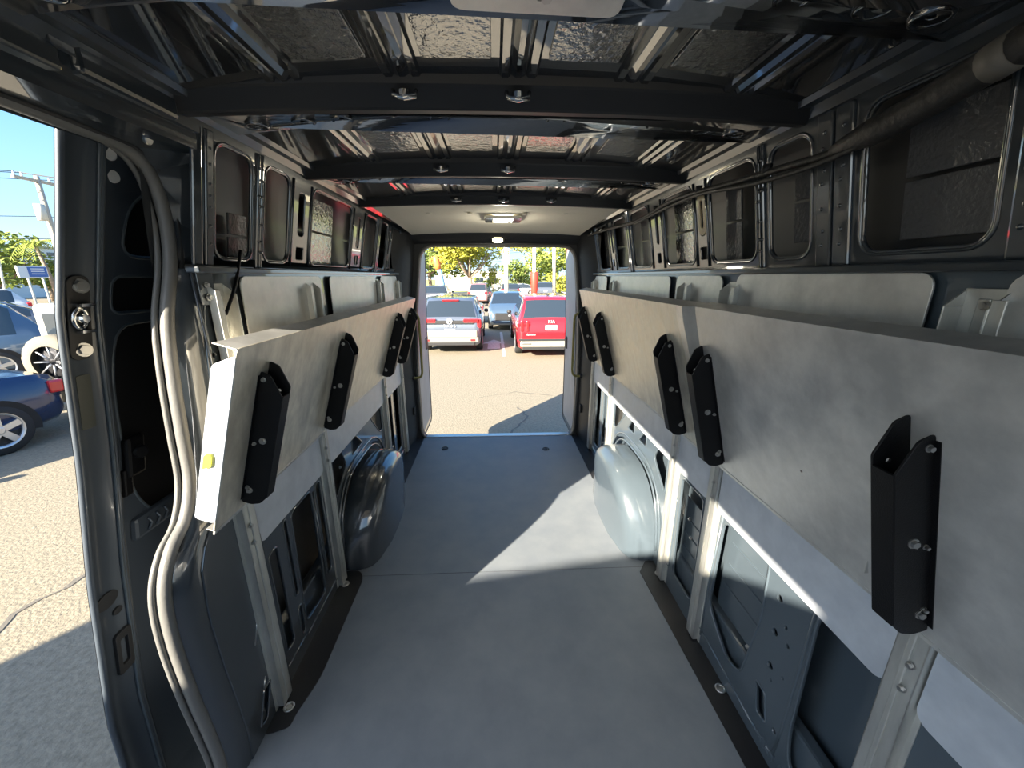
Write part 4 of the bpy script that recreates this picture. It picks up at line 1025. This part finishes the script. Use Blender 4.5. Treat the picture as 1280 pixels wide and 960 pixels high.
# buildings
def building(label, x0, x1, y0, y1, h, m, wins, face='y'):
    b_ = empty('building', ((x0+x1)/2, (y0+y1)/2, GZ)); tag(b_, label, 'building')
    MB().box(x0, x1, y0, y1, GZ, GZ+h, bev=.03).build('wall', m, b_)
    MB().box(x0-.15, x1+.15, y0-.15, y1+.15, GZ+h, GZ+h+.22, bev=.03).build('roof', 'roofb', b_)
    for w in wins:
        if face == 'y': o_ = MB().box(w[0], w[1], y0-.04, y0+.05, w[2], w[3], bev=.01).build('window', 'glass', b_)
        else: o_ = MB().box(x1-.05, x1+.04, w[0], w[1], w[2], w[3], bev=.01).build('window', 'glass', b_)
    return b_
building('low cream building between the forked tree and the cream pole', -9, 1.6, 62, 70, 2.75, 'bwall', [(-3.0, -1.6, .4, 1.3), (-1.0, .4, .4, 1.3)])
building('white building with rows of small windows behind the palm', -60, -50, 38, 56, 5.2, 'bwhite', [(40+1.3*i, 41+1.3*i, z, z+.35) for i in range(12) for z in (2.2, 3.0, 3.8)], 'x')
building('long white flat building far left behind the dark tree', -66, -55, 24, 37, 4.9, 'bwhite', [(26+2*i, 27+2*i, 2.4, 3.2) for i in range(5)], 'x')
sg = empty('sign_board', (-25, 23.1, GZ)); tag(sg, 'blue and white roadside sign board near the palm', 'sign')
MB().box(-25.05, -24.95, 22.2, 23.6, 1.50, 2.12, bev=.01).build('panel', 'bwhite', sg)
MB().box(-24.95, -24.93, 22.65, 23.55, 1.55, 2.07, bev=.004).build('sign_face', 'signb', sg)
for z in (1.95, 1.82, 1.69): MB().box(-24.93, -24.925, 22.78, 23.42, z, z+.045).build('text_line', 'bwhite', sg)
for y_ in (22.6, 23.3): MB().tube([(-25, y_, GZ), (-25, y_, 1.55)], .05, n=6).build('post', 'conc', sg)
pole('street_pole', 'thin pale pole at the left photo edge by the sign board', (-28.8, 24.5, GZ), (-28.8, 25.0, 3.6), .06, .05, 'conc')

# ------------------------------------------------------------------ light, sky, camera
wd = bpy.data.worlds.new('sky'); SC.world = wd; wd.use_nodes = True; nt = wd.node_tree
bg = nt.nodes['Background']; N = nt.nodes; K = nt.links
sun_dir = Vector((.64, .77, -.42)).normalized()
tc = N.new('ShaderNodeTexCoord'); nm_ = N.new('ShaderNodeVectorMath'); nm_.operation = 'NORMALIZE'; K.new(tc.outputs['Generated'], nm_.inputs[0])
sp = N.new('ShaderNodeSeparateXYZ'); K.new(nm_.outputs[0], sp.inputs[0])
rp = N.new('ShaderNodeValToRGB'); K.new(sp.outputs['Z'], rp.inputs[0]); e_ = rp.color_ramp.elements
e_[0].position = 0.; e_[0].color = (.66, .84, .94, 1); e_[1].position = 1.; e_[1].color = (.07, .20, .52, 1)
for p_, c_ in ((.10, (.42, .70, .93, 1)), (.28, (.20, .48, .88, 1)), (.6, (.11, .30, .68, 1))):
    q_ = e_.new(p_); q_.color = c_
dt = N.new('ShaderNodeVectorMath'); dt.operation = 'DOT_PRODUCT'; K.new(nm_.outputs[0], dt.inputs[0]); dt.inputs[1].default_value = tuple(-sun_dir)
mx = N.new('ShaderNodeMath'); mx.operation = 'MAXIMUM'; K.new(dt.outputs['Value'], mx.inputs[0]); mx.inputs[1].default_value = 0.
pw = N.new('ShaderNodeMath'); pw.operation = 'POWER'; K.new(mx.outputs[0], pw.inputs[0]); pw.inputs[1].default_value = 5.
ml = N.new('ShaderNodeMath'); ml.operation = 'MULTIPLY'; K.new(pw.outputs[0], ml.inputs[0]); ml.inputs[1].default_value = 2.2
ad = N.new('ShaderNodeVectorMath'); ad.operation = 'MULTIPLY_ADD'; cb_ = N.new('ShaderNodeCombineXYZ'); cb_.inputs[0].default_value = 1.; cb_.inputs[1].default_value = .95; cb_.inputs[2].default_value = .85
K.new(cb_.outputs[0], ad.inputs[0]); K.new(ml.outputs[0], ad.inputs[1]); K.new(rp.outputs[0], ad.inputs[2])
K.new(ad.outputs[0], bg.inputs[0]); bg.inputs[1].default_value = .95
sl = bpy.data.lights.new('sun', 'SUN'); sl.energy = 14.; sl.angle = math.radians(.53); sl.color = (1., .90, .74)
so2 = bpy.data.objects.new('sun', sl); COL.objects.link(so2); so2.rotation_euler = sun_dir.to_track_quat('-Z', 'Y').to_euler(); so2.location = (-8, -10, 9)
for nm, e_, c_, rad in (('ceiling_lamp_light', 3., (1, .93, .75), .05),):
    l_ = bpy.data.lights.new(nm, 'POINT'); l_.energy = e_; l_.color = c_; l_.shadow_soft_size = rad
    o_ = bpy.data.objects.new(nm, l_); COL.objects.link(o_); o_.location = (.035, 2.92, 1.93)

cam = bpy.data.cameras.new('camera'); co = bpy.data.objects.new('camera', cam); COL.objects.link(co)
F = 481.; pit = math.atan(135/F); yaw = math.atan(23/F*math.cos(pit))
cam.sensor_fit = 'HORIZONTAL'; cam.sensor_width = 36.; cam.lens = F/1280*36.; cam.clip_start = .02; cam.clip_end = 1000
co.location = (-.03, 0, 1.6); co.rotation_euler = (PI/2-pit, 0, -yaw)
SC.camera = co
vs = SC.view_settings; vs.view_transform = 'Standard'; vs.look = 'None'; vs.gamma = 1.; vs.use_curve_mapping = False; vs.exposure = .80
for o_ in bpy.data.objects:
    if '_o' in o_: del o_['_o']
